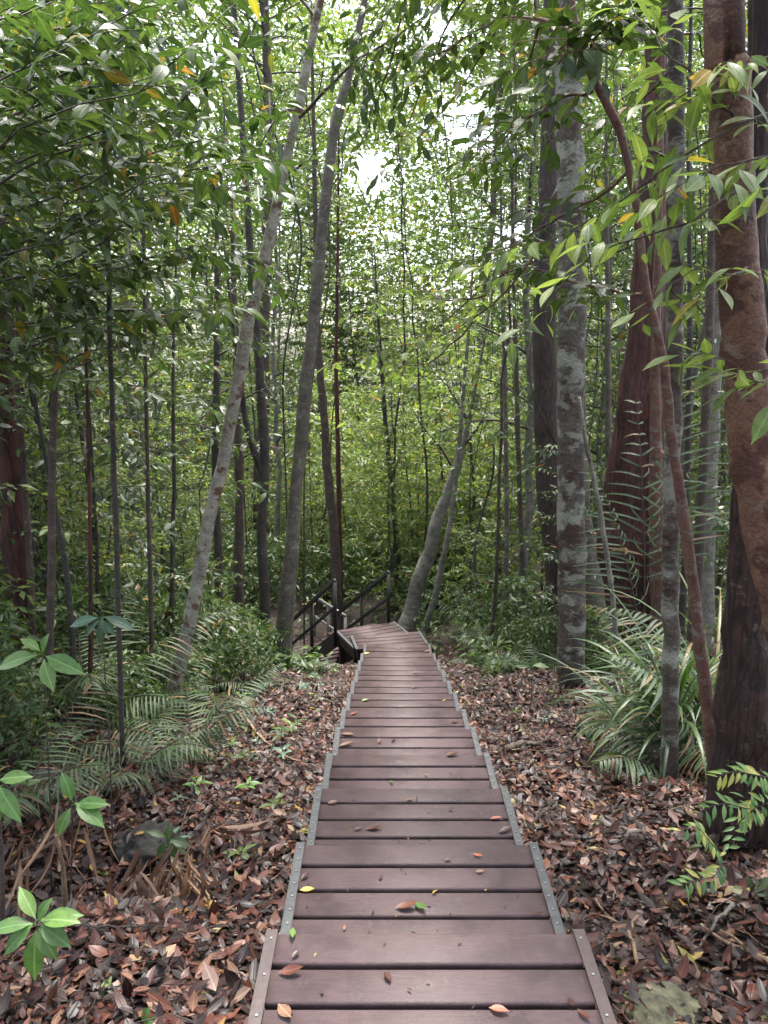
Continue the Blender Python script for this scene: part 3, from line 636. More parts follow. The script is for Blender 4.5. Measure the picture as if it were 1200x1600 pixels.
def fl6(t_, a_): return 1 + (.35*np.exp(-t_*5))*np.maximum(0, np.cos(5*a_+.6))**2*1.6 + .13*np.cos(7*a_+3*t_)*np.exp(-t_*2)
T6, q, r_ = trunk_tree('buttressed_tree', 'massive dark red trunk with buttressed fluted base behind the palms', 'tree',
  [(982,1000,128),(985,940,110),(989,880,96),(994,800,84),(999,700,72),(1004,600,64),(1008,560,60),(1014,450,52),(1020,350,48),(1024,200,40),(1028,50,38)], 10.6, 'red', top=6, sides=40, nseg=60, flare=1.15, flute=fl6)
add_crown(T6, q, r_, .72, 12, 2.6, 10, .8, 11, .14, .4, T_FAR, 'mid')
t, q, r_ = trunk_tree('rusty_tree', 'narrow rusty red trunk standing right of the buttressed trunk', 'tree',
  [(1030,980,27),(1027,900,24),(1026,820,23),(1025,740,20),(1024,650,17),(1026,500,14)], 9.8, 'stem', top=3)
for px, D, bk, nm, lb in (
  ([(1103,850,28),(1108,740,26),(1112,640,25),(1118,500,24),(1122,350,22)], 9.0, 'pale', 'grey_tree', 'smooth grey trunk partly hidden left of the orange trunk'),
  ([(1092,860,16),(1098,740,15),(1104,620,14),(1110,450,13),(1112,300,12),(1114,100,10)], 7.0, 'brown', 'dark_spotted_tree', 'thin dark spotted trunk just left of the smooth grey trunk'),
  ([(1073,800,9),(1076,650,9),(1078,500,8),(1076,300,7),(1078,100,6)], 7.5, 'dark', 'black_sapling', 'thin black stem between the pale speckled stem and orange trunk'),
  ([(950,1000,9),(949,880,9),(950,700,9),(950,500,8),(948,350,7)], 12.0, 'greybrown', 'grey_sapling', 'thin grey stem against the bright gap right of the mottled grey trunk'),
  ([(820,1000,9),(815,850,8),(810,700,8),(806,560,7),(802,400,6)], 12.5, 'brown', 'brown_sapling', 'thin brown stem left of the ridged trunk'),
  ([(788,1010,9),(790,900,8),(792,780,8),(790,640,7),(786,500,6)], 13.0, 'greybrown', 'pole_sapling', 'straight greyish pole stem in the bright green right of the stout pale trunk'),
  ([(628,960,10),(622,880,9),(612,760,8),(605,690,8),(598,600,6)], 17.0, 'dark', 'dark_sapling', 'thin dark curved stem beyond the upper handrail'),
  ([(345,1030,15),(343,960,14),(342,880,13),(336,760,12),(338,600,10)], 10.5, 'dark', 'dark_tree', 'dark stem close behind the leaning pale trunk'),
  ([(374,1030,17),(373,950,17),(372,870,16),(374,760,14),(370,600,12)], 11.5, 'brown', 'brown_tree', 'brown stem between the leaning pale trunk and the kinked dark trunk'),
  ([(38,1020,46),(30,900,42),(22,800,40),(15,700,38),(8,600,36),(2,500,34),(-5,350,32)], 6.4, 'red', 'dark_red_tree', 'broad dark red trunk at the left edge'),
  ([(68,1260,11),(72,1130,10),(78,1000,12),(80,850,12),(82,720,12),(88,560,9),(92,460,8),(94,390,7)], 5.4, 'brown', 'mossy_sapling', 'grey mossy stem standing right of the broad dark red trunk'),
  ([(192,1180,8),(186,1000,8),(182,850,8),(177,700,9),(173,560,8),(170,440,8)], 4.7, 'dark', 'black_pole_sapling', 'straight nearly black stem in the middle of the left thicket'),
  ([(52,1100,10),(50,960,11),(42,820,10),(34,680,9),(20,520,8),(8,400,7)], 6.3, 'brown', 'bent_sapling', 'brown stem slanting left in front of the broad dark red trunk'),
  ([(118,1100,10),(112,980,9),(102,880,9),(88,800,8),(72,720,7)], 5.9, 'dark', 'crooked_sapling', 'black crooked stem right of the grey mossy stem'),
  ([(240,1120,8),(236,950,7),(232,800,7),(228,600,6),(226,450,6)], 6.8, 'brown', 'slim_sapling', 'slim brown stem between the black pole stem and the leaning pale trunk'),
  ([(140,1150,7),(142,1000,7),(141,850,6),(138,700,6),(134,520,5)], 6.0, 'red', 'reddish_sapling', 'thin reddish stem left of the straight black stem'),
):
    t, q, r_ = trunk_tree(nm, lb, 'tree' if px[0][2] > 12 else 'sapling', px, D, bk, top=2.5, sides=10, nseg=26)
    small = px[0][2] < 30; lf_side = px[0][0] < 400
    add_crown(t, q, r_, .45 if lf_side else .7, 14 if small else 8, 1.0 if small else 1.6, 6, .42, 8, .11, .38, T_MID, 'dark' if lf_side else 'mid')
t, q, r_ = trunk_tree('twiggy_sapling', 'thin pale stem bowing left in front of the curved trunk beside the palms', 'sapling',
  [(960,1140,8),(962,1000,8),(950,880,8),(930,760,7),(915,690,6),(905,620,5)], 6.2, 'pale', top=0)
T8, q, r_ = trunk_tree('speckled_tree', 'straight slender trunk speckled pale grey crossed by the reddish sinuous stem', 'tree',
  [(1047,1290,26),(1047,1200,25),(1048,1060,26),(1048,950,26),(1047,850,25),(1050,750,24),(1054,600,24),(1056,450,25),(1056,300,25),(1056,150,24),(1055,0,24)], 4.1, 'grey', top=4, nseg=60, sides=16)
T7, q, r_ = trunk_tree('sinuous_tree', 'reddish patchy stem winding up to the left in front of the speckled trunk', 'tree',
  [(1120,1240,20),(1105,1100,21),(1093,1010,20),(1085,930,18),(1075,860,18),(1065,780,17),(1055,720,15),(1045,640,14),(1038,570,14),(1025,510,13),(1010,450,13),(1002,390,13),(995,330,12),(985,270,12),(970,210,13),(950,165,13),(925,120,13),(908,80,11),(900,40,9)], 3.6, 'stem', top=.8, nseg=70, sides=12, flare=1.1)
px_branches(T7, [[(1000,458,3.6),(950,445,3.6),(900,432,3.6),(832,408,3.7)], [(925,140,3.6),(880,148,3.7),(810,190,3.8),(760,240,4.0)],
  [(905,60,3.6),(850,30,3.8),(790,25,4.2),(720,60,4.8),(650,130,5.2)], [(902,40,3.6),(880,-10,3.8),(800,-60,4.3),(700,-20,5.0),(640,60,5.4),(600,140,5.6)],
  [(908,80,3.6),(885,60,3.5),(862,90,3.4)], [(912,100,3.6),(930,60,3.4),(960,30,3.3)],
  [(850,30,3.9),(830,100,4.2),(790,180,4.6),(740,270,5.0)], [(800,-30,4.2),(770,60,4.8),(720,150,5.2),(650,230,5.4)], [(720,60,4.8),(670,90,5.2),(600,80,5.4),(560,110,5.4)],
  [(985,260,3.6),(940,300,3.7),(880,330,3.9),(800,380,4.3),(740,400,4.6)], [(640,-40,5.2),(620,60,5.3),(590,150,5.5),(560,240,5.6)], [(760,-40,4.8),(700,40,5.2),(640,180,5.5),(600,280,5.7)]],
  'mid', .10, .40, T_NEAR, 14, .34, 9, .009, 'stem', jit=.3)
px_branches(T7, [[(832,408,4.0),(780,470,4.3),(700,520,4.6),(610,545,4.8),(530,570,5.0)], [(832,408,4.0),(760,440,4.4),(690,500,4.7),(600,600,5.0)], [(760,460,4.4),(700,470,4.7),(640,450,5.0),(560,480,5.3)], [(740,500,4.4),(680,560,4.7),(620,570,5.0),(560,640,5.2)]],
  'bright', .085, .42, T_NEAR, 9, .28, 7, .006, 'stem', name='lower_foliage', bname='lower_branches', flat=.1)
T10, q, r_ = trunk_tree('flaky_tree', 'dark red brown trunk with peeling flaky bark at the lower right edge', 'tree',
  [(1168,1345,120),(1160,1270,92),(1161,1150,82),(1165,1050,76),(1168,950,63),(1167,850,52),(1168,750,45),(1172,640,41),(1176,500,38)], 3.35, 'flaky', top=3, sides=30, nseg=60, flare=1.25, rough=.12, flute=lambda t_, a_: 1+.10*np.exp(-t_*4)*np.cos(5*a_)+.03*np.cos(9*a_+5*t_))
T9, q, r_ = trunk_tree('orange_tree', 'thick orange brown trunk leaning across the upper right edge', 'tree',
  [(1272,1200,84),(1228,950,72),(1202,850,68),(1176,700,70),(1166,600,66),(1159,500,64),(1152,400,62),(1146,300,60),(1142,200,62),(1137,100,62),(1132,0,60)], 2.85, 'orange', top=4, sides=32, nseg=110, rough=.07)
px_branches(T9, [[(1230,165,2.8),(1140,200,2.7),(1050,260,2.7),(960,325,2.8),(870,370,2.9),(780,400,3.0)], [(1160,290,2.8),(1100,330,2.6),(1010,350,2.6),(920,390,2.7),(850,470,2.8)],
  [(1230,90,2.8),(1140,120,2.6),(1080,150,2.6),(1020,180,2.7)], [(1165,420,2.8),(1120,440,2.5),(1060,430,2.5),(1010,480,2.6)],
  [(1150,200,2.8),(1090,120,2.7),(1040,60,2.7),(1010,0,2.8)], [(1235,230,2.7),(1180,240,2.5),(1120,250,2.5),(1060,280,2.5)], [(1235,560,2.6),(1200,600,2.4),(1150,560,2.4)]],
  'bright', .125, .34, T_BIG, 8, .28, 6, .006, 'brown', jit=.28, curl=.3)
T11, q, r_ = trunk_tree('shadowy_tree', 'very dark trunk at the top right corner behind the orange trunk', 'tree',
  [(1215,900,52),(1200,700,50),(1197,500,50),(1194,300,46),(1192,100,42),(1190,0,40)], 4.0, 'flaky', top=3, sides=18)
px_branches(T8, [[(1055,100,4.1),(1010,140,4.3),(960,170,4.5),(930,260,4.6)], [(1056,40,4.1),(1000,40,4.4),(960,110,4.7)], [(1056,250,4.1),(1000,230,4.4),(950,240,4.7)], [(1055,-20,4.1),(960,-30,4.5),(900,30,5.0)], [(1056,60,4.1),(1090,60,4.2),(1110,140,4.3)]], 'mid', .1, .4, T_NEAR, 8, .35, 8, .008, 'brown')
# leafy trees reaching in from the left
OL = empty('overhanging_tree', (-2.9, 3.3, gzf(-2.9, 3.3)), 0, 'tree outside the left edge whose dark glossy sprays fill the upper left corner', 'tree')
ac = Acc(); o = np.array(OL.location)
tube(ac, resample([(0, 0, -.1), (.1, 0, 1.5), (.05, .1, 3), (.2, .1, 4.6), (.25, .2, 6)], 20), np.linspace(.06, .02, 20), 10, 0, .1); TRK[OL.name] = (ac, ac.obj('trunk', B['brown'], OL), B['brown'])
L1 = [[(-80,300,3.0),(60,200,3.1),(170,165,3.2),(215,160,3.2),(280,110,3.3),(345,45,3.4)], [(-80,420,3.2),(80,385,3.3),(180,335,3.4),(240,278,3.4),(330,265,3.5),(400,262,3.6)], [(-80,580,3.6),(60,520,3.7),(150,485,3.8),(260,475,3.9),(330,470,4.0)],
      [(-80,180,2.9),(60,110,3.0),(150,70,3.1),(230,20,3.2)], [(-90,60,3.0),(50,20,3.1),(160,-30,3.2)], [(-60,360,3.8),(100,300,3.9),(220,240,4.0),(330,215,4.1),(395,180,4.2)], [(-80,240,4.1),(90,180,4.2),(230,110,4.3),(320,120,4.4)], [(-60,480,4.0),(60,440,4.1),(180,420,4.2),(300,380,4.4),(380,400,4.5)]]
px_branches(OL, L1, 'mid', .115, .36, T_NEAR, 27, .42, 11, .009, 'dark', jit=.28, curl=.28, hub=(.1, .05, 5))
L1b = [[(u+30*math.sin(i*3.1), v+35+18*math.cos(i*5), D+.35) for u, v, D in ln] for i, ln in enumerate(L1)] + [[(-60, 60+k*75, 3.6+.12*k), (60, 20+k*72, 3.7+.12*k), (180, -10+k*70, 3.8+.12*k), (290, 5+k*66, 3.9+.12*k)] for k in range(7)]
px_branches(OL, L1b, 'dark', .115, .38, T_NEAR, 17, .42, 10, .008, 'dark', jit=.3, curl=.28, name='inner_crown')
OL2 = empty('leafy_tree', (-3.6, 5.2, gzf(-3.6, 5.2)), 0, 'second leafy tree outside the left edge with lighter green sprays behind the dark glossy ones', 'tree')
ac = Acc(); tube(ac, resample([(0, 0, -.1), (.1, 0, 2), (.2, .1, 4), (.2, .1, 5.6), (.25, .2, 7)], 20), np.linspace(.07, .02, 20), 10, 0, .1); TRK[OL2.name] = (ac, ac.obj('trunk', B['brown'], OL2), B['brown'])
L2 = []
for k in range(30):
    v0 = rng.uniform(-120, 660); D0 = rng.uniform(4.4, 6.2); u1 = rng.uniform(120, 420); up = rng.uniform(-110, 30)
    L2.append([(-150, v0+60, D0), (u1*.3, v0, D0+.1), (u1*.7, v0+up*.6, D0+.2), (u1, v0+up+rng.uniform(-10, 40), D0+.3)])
px_branches(OL2, L2, 'mid', .115, .38, T_MID, 17, .5, 9, .009, 'brown', jit=.3, hub=(.15, .1, 6))
# mid-distance leafy saplings of the left thicket, a few metres off
LS = [proto('leafy_sapling', 60+k, H, .028, .08, nb, .85, 6, .36, 8, .12, .38, lm, 'dark', T_MID, wob=.06) for k, (H, nb, lm) in enumerate([(5.5, 30, 'dark'), (7, 36, 'mid'), (4.2, 26, 'dark')])]
KINDS['leafy_sapling'] = ('dark stemmed sapling with glossy broad leaves', 'sapling', 'leafy saplings')
for (x, y, k) in [(-3.4, 6.4, 1), (-2.9, 7.4, 2), (-3.9, 7.6, 0), (-4.6, 6.8, 1), (-3.3, 8.6, 1), (-4.9, 8.8, 0), (-2.35, 7.9, 0), (-5.6, 8.0, 1), (-4.2, 9.7, 0), (-6.1, 9.6, 1)]:
    put(LS[k], 'leafy_sapling', x, y, rng.uniform(.8, 1.15), rng.uniform(0, 6), .06)
for (x, y, k) in [(2.3, 9.4, 2), (2.9, 12.2, 1), (4.6, 9.2, 0), (4.9, 7.6, 1), (3.7, 7.3, 0)]:
    put(LS[k], 'leafy_sapling', x, y, rng.uniform(.7, 1.0), rng.uniform(0, 6), .06)
for (x, y, k) in [(-4.5, 11, 0), (-6.2, 12, 1), (-5.6, 14, 2), (-7, 10, 3), (2.6, 13.5, 1), (4.8, 13, 0), (6.2, 11, 3), (3.4, 15, 2), (5.7, 15, 1), (-5.2, 15.5, 1)]:
    put(UND[k], 'understory_tree', x, y, rng.uniform(.85, 1.2), rng.uniform(0, 6), .05)

# lianas
for k in range(26):
    u = rng.uniform(60, 1100); D = rng.uniform(9.5, 17); u2 = u+rng.uniform(-90, 90); v0, v1 = rng.uniform(-100, 300), rng.uniform(600, 930)
    if 430 < u < 730: v1 = rng.uniform(500, 800); D += 4
    A_, B_ = np.array(at(u, v0, D)), np.array(at(u2, v1, D+rng.uniform(-1, 1))); t = np.linspace(0, 1, 16)[:, None]; bow = rng.uniform(-.6, .6)
    P = A_+(B_-A_)*t+np.array([bow, 0, 0])*np.sin(t*PI)+np.array([.08, .08, 0])*np.sin(t*rng.uniform(8, 16)+k); g = gzf(B_[0], B_[1])
    if rng.random() < .6: P[-1] = [B_[0]+.1, B_[1], g-.05]
    ac = Acc(); tube(ac, resample(P, 40)-A_, rng.uniform(.006, .016), 5); o = ac.obj('liana', B['dark' if k % 3 else 'brown']); o.location = A_
    rg = region(float(B_[0]), float(B_[1])); tag(o, 'thin bare liana hanging down '+rg, 'vine', 'lianas '+rg)

for (x, y, k, sc_) in [(-3.4, 14.2, 2, .8), (-3.0, 15.4, 2, .9), (-3.9, 15.4, 0, .6), (-2.6, 16.3, 2, 1.1), (-1.4, 16.6, 2, 1.0), (-2.5, 4.7, 2, .5), (-2.9, 4.3, 2, .55), (-2.1, 5.9, 2, .5), (-3.3, 4.6, 2, .8), (-2.0, 6.7, 2, .5), (-1.6, 8.2, 2, .5), (-2.1, 7.3, 2, .55), (-1.75, 9.4, 2, .55), (-1.5, 10.2, 2, .5), (-2.9, 5.2, 2, .7), (-3.6, 5.0, 0, .6), (-2.5, 6.4, 2, .5), (2.6, 8.7, 2, .6), (1.9, 9.2, 2, .5), (-2.2, 8.0, 2, .75), (-1.9, 8.9, 2, .6), (-2.7, 7.9, 2, 1), (-2.4, 9.2, 0, .6), (-3.0, 9.0, 0, .7), (-2.5, 7.2, 2, .7), (-1.9, 9.9, 2, .6), (-2.7, 10.3, 2, .8), (-3.6, 10.0, 0, .8), (-3.3, 5.7, 2, .8), (-2.0, 10.9, 2, .5), (-4.2, 16.4, 0, .8), (-3.0, 17.2, 2, 1.1), (-1.9, 17.6, 0, .8), (-.9, 17.2, 2, 1.1), (-4.9, 14.9, 2, .9), (.1, 17.8, 0, .8), (-4.0, 13.2, 2, .9), (-3.3, 12.0, 2, .7), (-4.4, 12.3, 0, .6), (.9, 14.6, 2, .9), (1.7, 13.6, 0, .8),
  (-3.0, 7.4, 2, .9), (-3.7, 8.2, 0, .8), (-2.6, 8.6, 2, .8), (-4.5, 7.2, 0, .8), (-4.9, 9.3, 1, .8), (-3.4, 9.6, 0, .7), (-2.9, 10.6, 2, .8), (-4.3, 10.4, 1, .7), (-3.1, 6.5, 2, .8), (-4.1, 6.2, 2, .9), (-2.3, 9.8, 2, .6), (2.4, 9.8, 2, .7), (2.0, 11.2, 2, .9), (1.6, 12.2, 2, .7)]:
    put(SHR[k], 'shrub', x, y, sc_, rng.uniform(0, 6), .08)

TOPS = empty('overarching_tree', (2.6, 1.2, gzf(2.6, 1.2)), 0, 'tree outside the right edge whose small dark sprays arch over the top centre', 'tree')
ac = Acc(); tube(ac, resample([(0, 0, -.1), (.05, .1, 2), (-.1, .4, 4), (-.5, 1.0, 5.2), (-1.0, 1.8, 5.8)], 22), np.linspace(.07, .02, 22), 10, 0, .1); TRK[TOPS.name] = (ac, ac.obj('trunk', B['brown'], TOPS), B['brown'])
L3 = []
for k in range(13):
    u0 = rng.uniform(560, 900); D0 = rng.uniform(4.2, 6.0); L3.append([(u0+160, -190, D0-.6), (u0+60, -110, D0-.3), (u0, -30+rng.uniform(-20, 20), D0), (u0-rng.uniform(20, 90), rng.uniform(20, 150), D0+.2)])
for k in range(8):
    u0 = rng.uniform(330, 560); D0 = rng.uniform(4.6, 6.4); L3.append([(u0+260, -240, D0-.8), (u0+110, -140, D0-.3), (u0+30, -50+rng.uniform(-20, 20), D0), (u0-rng.uniform(10, 60), rng.uniform(-10, 70), D0+.2)])
px_branches(TOPS, L3, 'dark', .10, .38, T_NEAR, 18, .36, 9, .008, 'brown', jit=.3, hub=(-.5, 1.0, 5.2))
print('plants')
# ------------------------------------------------------------------ palms near the path
def px_palm(u, v, D, nf, L, ll, nleaf, label, **k):
    p = at(u, v, D); return palm((p.x, p.y, gzf(p.x, p.y)), nf, L, ll, nleaf, label, **k)
px_palm(300, 1215, 5.0, 6, .95, .30, 22, 'palm with arching fronds in front of the foot of the leaning pale trunk', el=(.9, 1.4), lw=.05)
px_palm(140, 1200, 5.9, 7, 1.5, .38, 24, 'larger feathery palm left of the leaning pale trunk', el=(.7, 1.3), lw=.045)
px_palm(70, 1180, 5.0, 4, 1.1, .32, 20, 'feathery palm at the left edge beside the broad dark red trunk', el=(.6, 1.2), lw=.05)
px_palm(1095, 1180, 4.5, 5, 1.0, .36, 24, 'dense drooping palm between the speckled trunk and the flaky trunk', el=(.7, 1.45), lw=.06)
px_palm(1015, 1120, 5.2, 4, .75, .36, 22, 'palm with long leaflets left of the speckled trunk', el=(.7, 1.4), lw=.06)
px_palm(1120, 1080, 5.8, 5, 1.4, .4, 22, 'tall palm behind the sinuous reddish stem', el=(.9, 1.45), lw=.06)
px_palm(1040, 1230, 4.3, 6, .8, .3, 18, 'small drooping palm at the foot of the speckled trunk', el=(.5, 1.2), lw=.06)
tp = at(1010, 1000, 6.4); TPm = empty('ladder_palm', (tp.x, tp.y, gzf(tp.x, tp.y)), 0, 'slender palm with tall ladder-like fronds in front of the buttressed trunk', 'palm')
for az, el, L, dr in ((.9, 1.52, 3.2, .3), (.3, 1.5, 3.5, .4), (1.6, 1.5, 2.8, .4), (2.2, 1.5, 2.2, .6)):
    frond(TPm, az, el, L, dr, 17, .5, .04, .1, 'palm', bent=.9, gap0=.4)
px_palm(745, 1035, 10.4, 5, .7, .22, 18, 'small pale fan of fronds at the right edge of the far boardwalk', el=(.5, 1.2))
px_palm(805, 1030, 9.2, 6, .85, .26, 16, 'low feathery palm left of the mottled grey trunk', el=(.5, 1.3))
px_palm(845, 1040, 8.6, 5, .6, .2, 14, 'small feathery palm at the foot of the mottled grey trunk', el=(.5, 1.2))
px_palm(490, 1050, 9.6, 5, .42, .15, 14, 'tiny fern-like palm below the stair landing', el=(.5, 1.2), lw=.12)
def strap_plant(u, v, D, n, L, w, label, mat='strap'):
    p = at(u, v, D); z = gzf(p.x, p.y); root = empty('strap_leaved_plant', (p.x, p.y, z), 0, label, 'plant')
    ac = Acc(); tube(ac, np.array([[0, 0, -.05], [0, 0, .12]]), [.03, .015], 6, 0); ac.obj('stem', B['twig'], root)
    l = Acc()
    for k in range(n):
        a_ = rng.uniform(0, 2*PI); e0 = rng.uniform(1.0, 1.52); dr = rng.uniform(1.0, 2.8); m = 12; t = np.linspace(0, 1, m); LL = L*rng.uniform(.55, 1.1)
        el = e0-dr*t**1.4; P = np.cumsum(np.c_[np.cos(el)*math.cos(a_), np.cos(el)*math.sin(a_), np.sin(el)]*LL/(m-1), 0)+[0, 0, rng.uniform(.02, .2)]
        s = np.array([-math.sin(a_), math.cos(a_), rng.normal(0, .2)]); ww = w*np.sin(np.clip(t*1.02+.12, 0, 1)*PI)**.6*rng.uniform(.7, 1.1); ww[-1] = .0005
        T = nrm(np.gradient(P, axis=0)); N_ = np.cross(s, T); V = np.stack([P-s*ww[:, None]/2+N_*ww[:, None]*.15, P, P+s*ww[:, None]/2+N_*ww[:, None]*.15], 1).reshape(-1, 3)
        i = np.arange(m-1)*3; l.add(V, [np.concatenate([np.stack([i, i+1, i+4, i+3], 1), np.stack([i+1, i+2, i+5, i+4], 1)])], 0, rng.random())
    l.obj('leaves', G[mat], root)
strap_plant(1050, 1150, 4.6, 70, 1.15, .027, 'tuft of long strap leaves arching at the foot of the reddish sinuous stem')
strap_plant(1115, 1120, 4.9, 64, 1.35, .028, 'tuft of long strap leaves left of the flaky trunk')
strap_plant(985, 1110, 5.2, 40, 1.0, .022, 'tuft of long arching leaves left of the speckled trunk')
px_palm(345, 1105, 6.6, 6, .6, .2, 16, 'small fern-like palm right of the foot of the leaning pale trunk', el=(.5, 1.2), lw=.07)
px_palm(395, 1075, 8.0, 6, .55, .2, 14, 'little ferny palm in front of the kinked dark trunk', el=(.4, 1.1), lw=.08)
px_palm(225, 1110, 6.6, 7, 1.1, .32, 18, 'feathery palm behind the black pole stem', el=(.6, 1.3))
px_palm(40, 1300, 3.9, 6, .8, .26, 18, 'low palm in the left corner behind the bright four leaved seedling', el=(.5, 1.2), lw=.05)
px_palm(215, 1255, 4.3, 6, .75, .24, 18, 'small arching palm just behind the dark boulder', el=(.6, 1.3), lw=.05)
# ------------------------------------------------------------------ single broad-leaved plants
def plant(name, label, u, v, D, foot, lv, leafm='fresh', stem_r=.004, bark='twig', lw=.42, curl=.3, hp=.02):
    """stem from the ground up to the photo point; leaves given as photo offsets (du, dv, towards viewer, length m)"""
    top = at(u, v, D); fx = at(*foot, D); base = Vector((fx.x, fx.y, gzf(fx.x, fx.y)))
    root = empty(name, tuple(base), 0, label, 'plant'); ac = Acc(); n = 8
    P = resample([(0, 0, -.03), tuple((top-base)*.5+Vector((.012, 0, 0))), tuple(top-base)], n); tube(ac, P, np.linspace(stem_r, stem_r*.6, n), 6); ac.obj('stem', B[bark], root)
    for (du, dv, tw_, L) in lv:
        D3 = Vector((du, 0, -dv)).normalized()+Vector((0, -tw_, 0)); l = Acc(); q = np.array(top-base)+np.array([0, 0, rng.uniform(-hp, hp*.3)])
        D3 = np.array(D3); up = np.array([0, -.55, .85])+rng.normal(0, .15, 3)
        tube(l, np.array([q, q+nrm(D3)*L*.1]), [.0018, .0015], 4, 0)
        leaves(l, T_BIG, [q+nrm(D3)*L*.08], [D3], [up], [L], [L*lw*rng.uniform(.9, 1.1)], .22, curl, 0, np.array([rng.random()]))
        l.obj('leaf', G[leafm], root)
    return root
plant('seedling', 'bright seedling with four broad leaves standing above dead palm strips at the lower left', 113, 1252, 2.9, (100, 1400), [(-6, -55, .1, .13), (60, -18, .2, .15), (65, 16, .5, .17), (-24, 45, .6, .13)])
plant('seedling', 'bright seedling with long leaves spread out above the palm fronds at the left', 66, 1022, 3.2, (66, 1260), [(10, -45, .2, .10), (-75, 6, .2, .2), (85, 10, .5, .21), (34, 50, .8, .15), (-30, -30, .0, .11)])
plant('seedling', 'thin seedling with narrow drooping leaves in front of the straight black stem', 158, 962, 3.5, (165, 1210), [(-48, 6, .2, .15), (50, 8, .3, .17), (10, 30, .5, .08), (-34, 30, .2, .12), (40, 45, .1, .1), (-10, 80, .3, .12)], 'pale', lw=.33)
plant('broadleaf_plant', 'glossy plant with long bright green leaves in the bottom left corner', 58, 1438, 2.15, (40, 1560), [(-3, 85, .5, .17), (70, -26, .2, .14), (60, 14, .5, .13), (50, 60, .6, .12), (15, -35, .1, .09), (-50, -12, .3, .14), (-45, 30, .6, .13), (80, -8, -.2, .13), (-20, -30, -.3, .12)], stem_r=.005, bark='brown')
plant('broadleaf_plant', 'tall thin plant cut by the left edge with two big bright leaves', -6, 1215, 2.5, (12, 1560), [(75, -25, .1, .12), (60, 50, .7, .16), (12, 70, .6, .13), (-30, -30, 0, .12)], stem_r=.01, bark='brown')
plant('seedling', 'small four leaved seedling lying low among the dead palm strips', 217, 1455, 2.6, (217, 1475), [(28, -20, .2, .07), (-26, 6, .3, .07), (10, 14, .8, .06), (26, 12, .4, .07), (-8, -18, 0, .05)], lw=.36)
plant('seedling', 'green seedling cut by the bottom edge left of the boardwalk', 222, 1595, 2.0, (222, 1625), [(6, -26, .2, .07), (26, -6, .4, .08), (-30, 2, .4, .08)])
plant('seedling', 'dark green drooping seedling over the hollow left of the boardwalk', 262, 1312, 3.3, (262, 1350), [(-28, -20, .1, .1), (18, 24, .5, .1), (40, 4, .2, .11), (-18, 28, .4, .1), (4, -36, .0, .09), (60, 24, .1, .1)], 'mid')
plant('seedling', 'pale seedling among the litter in front of the speckled trunk', 1000, 1325, 3.35, (1002, 1365), [(-30, -10, .2, .1), (34, -4, .3, .11), (-10, 26, .8, .09), (16, 22, .6, .09), (0, -30, -.2, .08), (-40, 10, .3, .09)], 'pale', lw=.33)
plant('seedling', 'small dark whorled plant at the foot of the flaky trunk', 1178, 1395, 2.75, (1180, 1440), [(-38, 10, .3, .1), (34, -4, .3, .1), (4, 44, .6, .12), (-8, -30, 0, .08), (26, 26, .5, .1), (-34, -8, -.2, .09), (30, -24, -.2, .09)], 'palm', lw=.36)
plant('seedling', 'tiny twin leaved seedling right of the far boardwalk steps', 830, 1040, 7.0, (830, 1062), [(30, -5, .2, .16), (-30, -8, .2, .16), (5, -20, .1, .12)], 'mid')
# wavy-leaved plant with arching sprays at the right edge
wv = at(1130, 1330, 2.75); WP = empty('variegated_plant', (wv.x, wv.y, gzf(wv.x, wv.y)), 0, 'arching sprays of yellow edged wavy leaves in front of the flaky trunk', 'plant')
o = np.array(WP.location)
for ln in ([(1200,1215,2.55),(1175,1210,2.5),(1145,1205,2.5),(1120,1215,2.5)], [(1200,1270,2.6),(1160,1262,2.5),(1125,1255,2.45),(1092,1272,2.45)], [(1130,1340,2.75),(1105,1310,2.6),(1085,1290,2.5),(1062,1300,2.5)], [(1130,1345,2.75),(1150,1290,2.65),(1165,1240,2.6),(1190,1200,2.6)], [(1130,1345,2.7),(1115,1370,2.55),(1085,1375,2.5),(1066,1385,2.45)], [(1150,1290,2.6),(1180,1262,2.5),(1210,1250,2.5)]):
    sp_ = Acc(); P = resample([tuple(np.array(at(*q))-o) for q in ln], 8); tube(sp_, P, np.linspace(.003, .0014, 8), 4, 1)
    n = 18; tt = np.linspace(.15, .98, n)*7; i = np.minimum(tt.astype(int), 6); Q = P[i]+(P[i+1]-P[i])*(tt-i)[:, None]; T = nrm(P[i+1]-P[i]); s = nrm(np.cross(T, UPV+np.array([0, -.7, 0])))
    leaves(sp_, T_BIG, Q, T*.6+s*np.where(np.arange(n) % 2, 1, -1)[:, None]+np.array([0, 0, -.35])+rng.normal(0, .15, (n, 3)), UPV+np.array([0, -.6, 0])+rng.normal(0, .2, (n, 3)), .06*rng.uniform(.7, 1.1, n), .016, .3, .35, 0, twist=.6)
    sp_.obj('leaf_spray', [G['variegated'], B['twig']], WP)
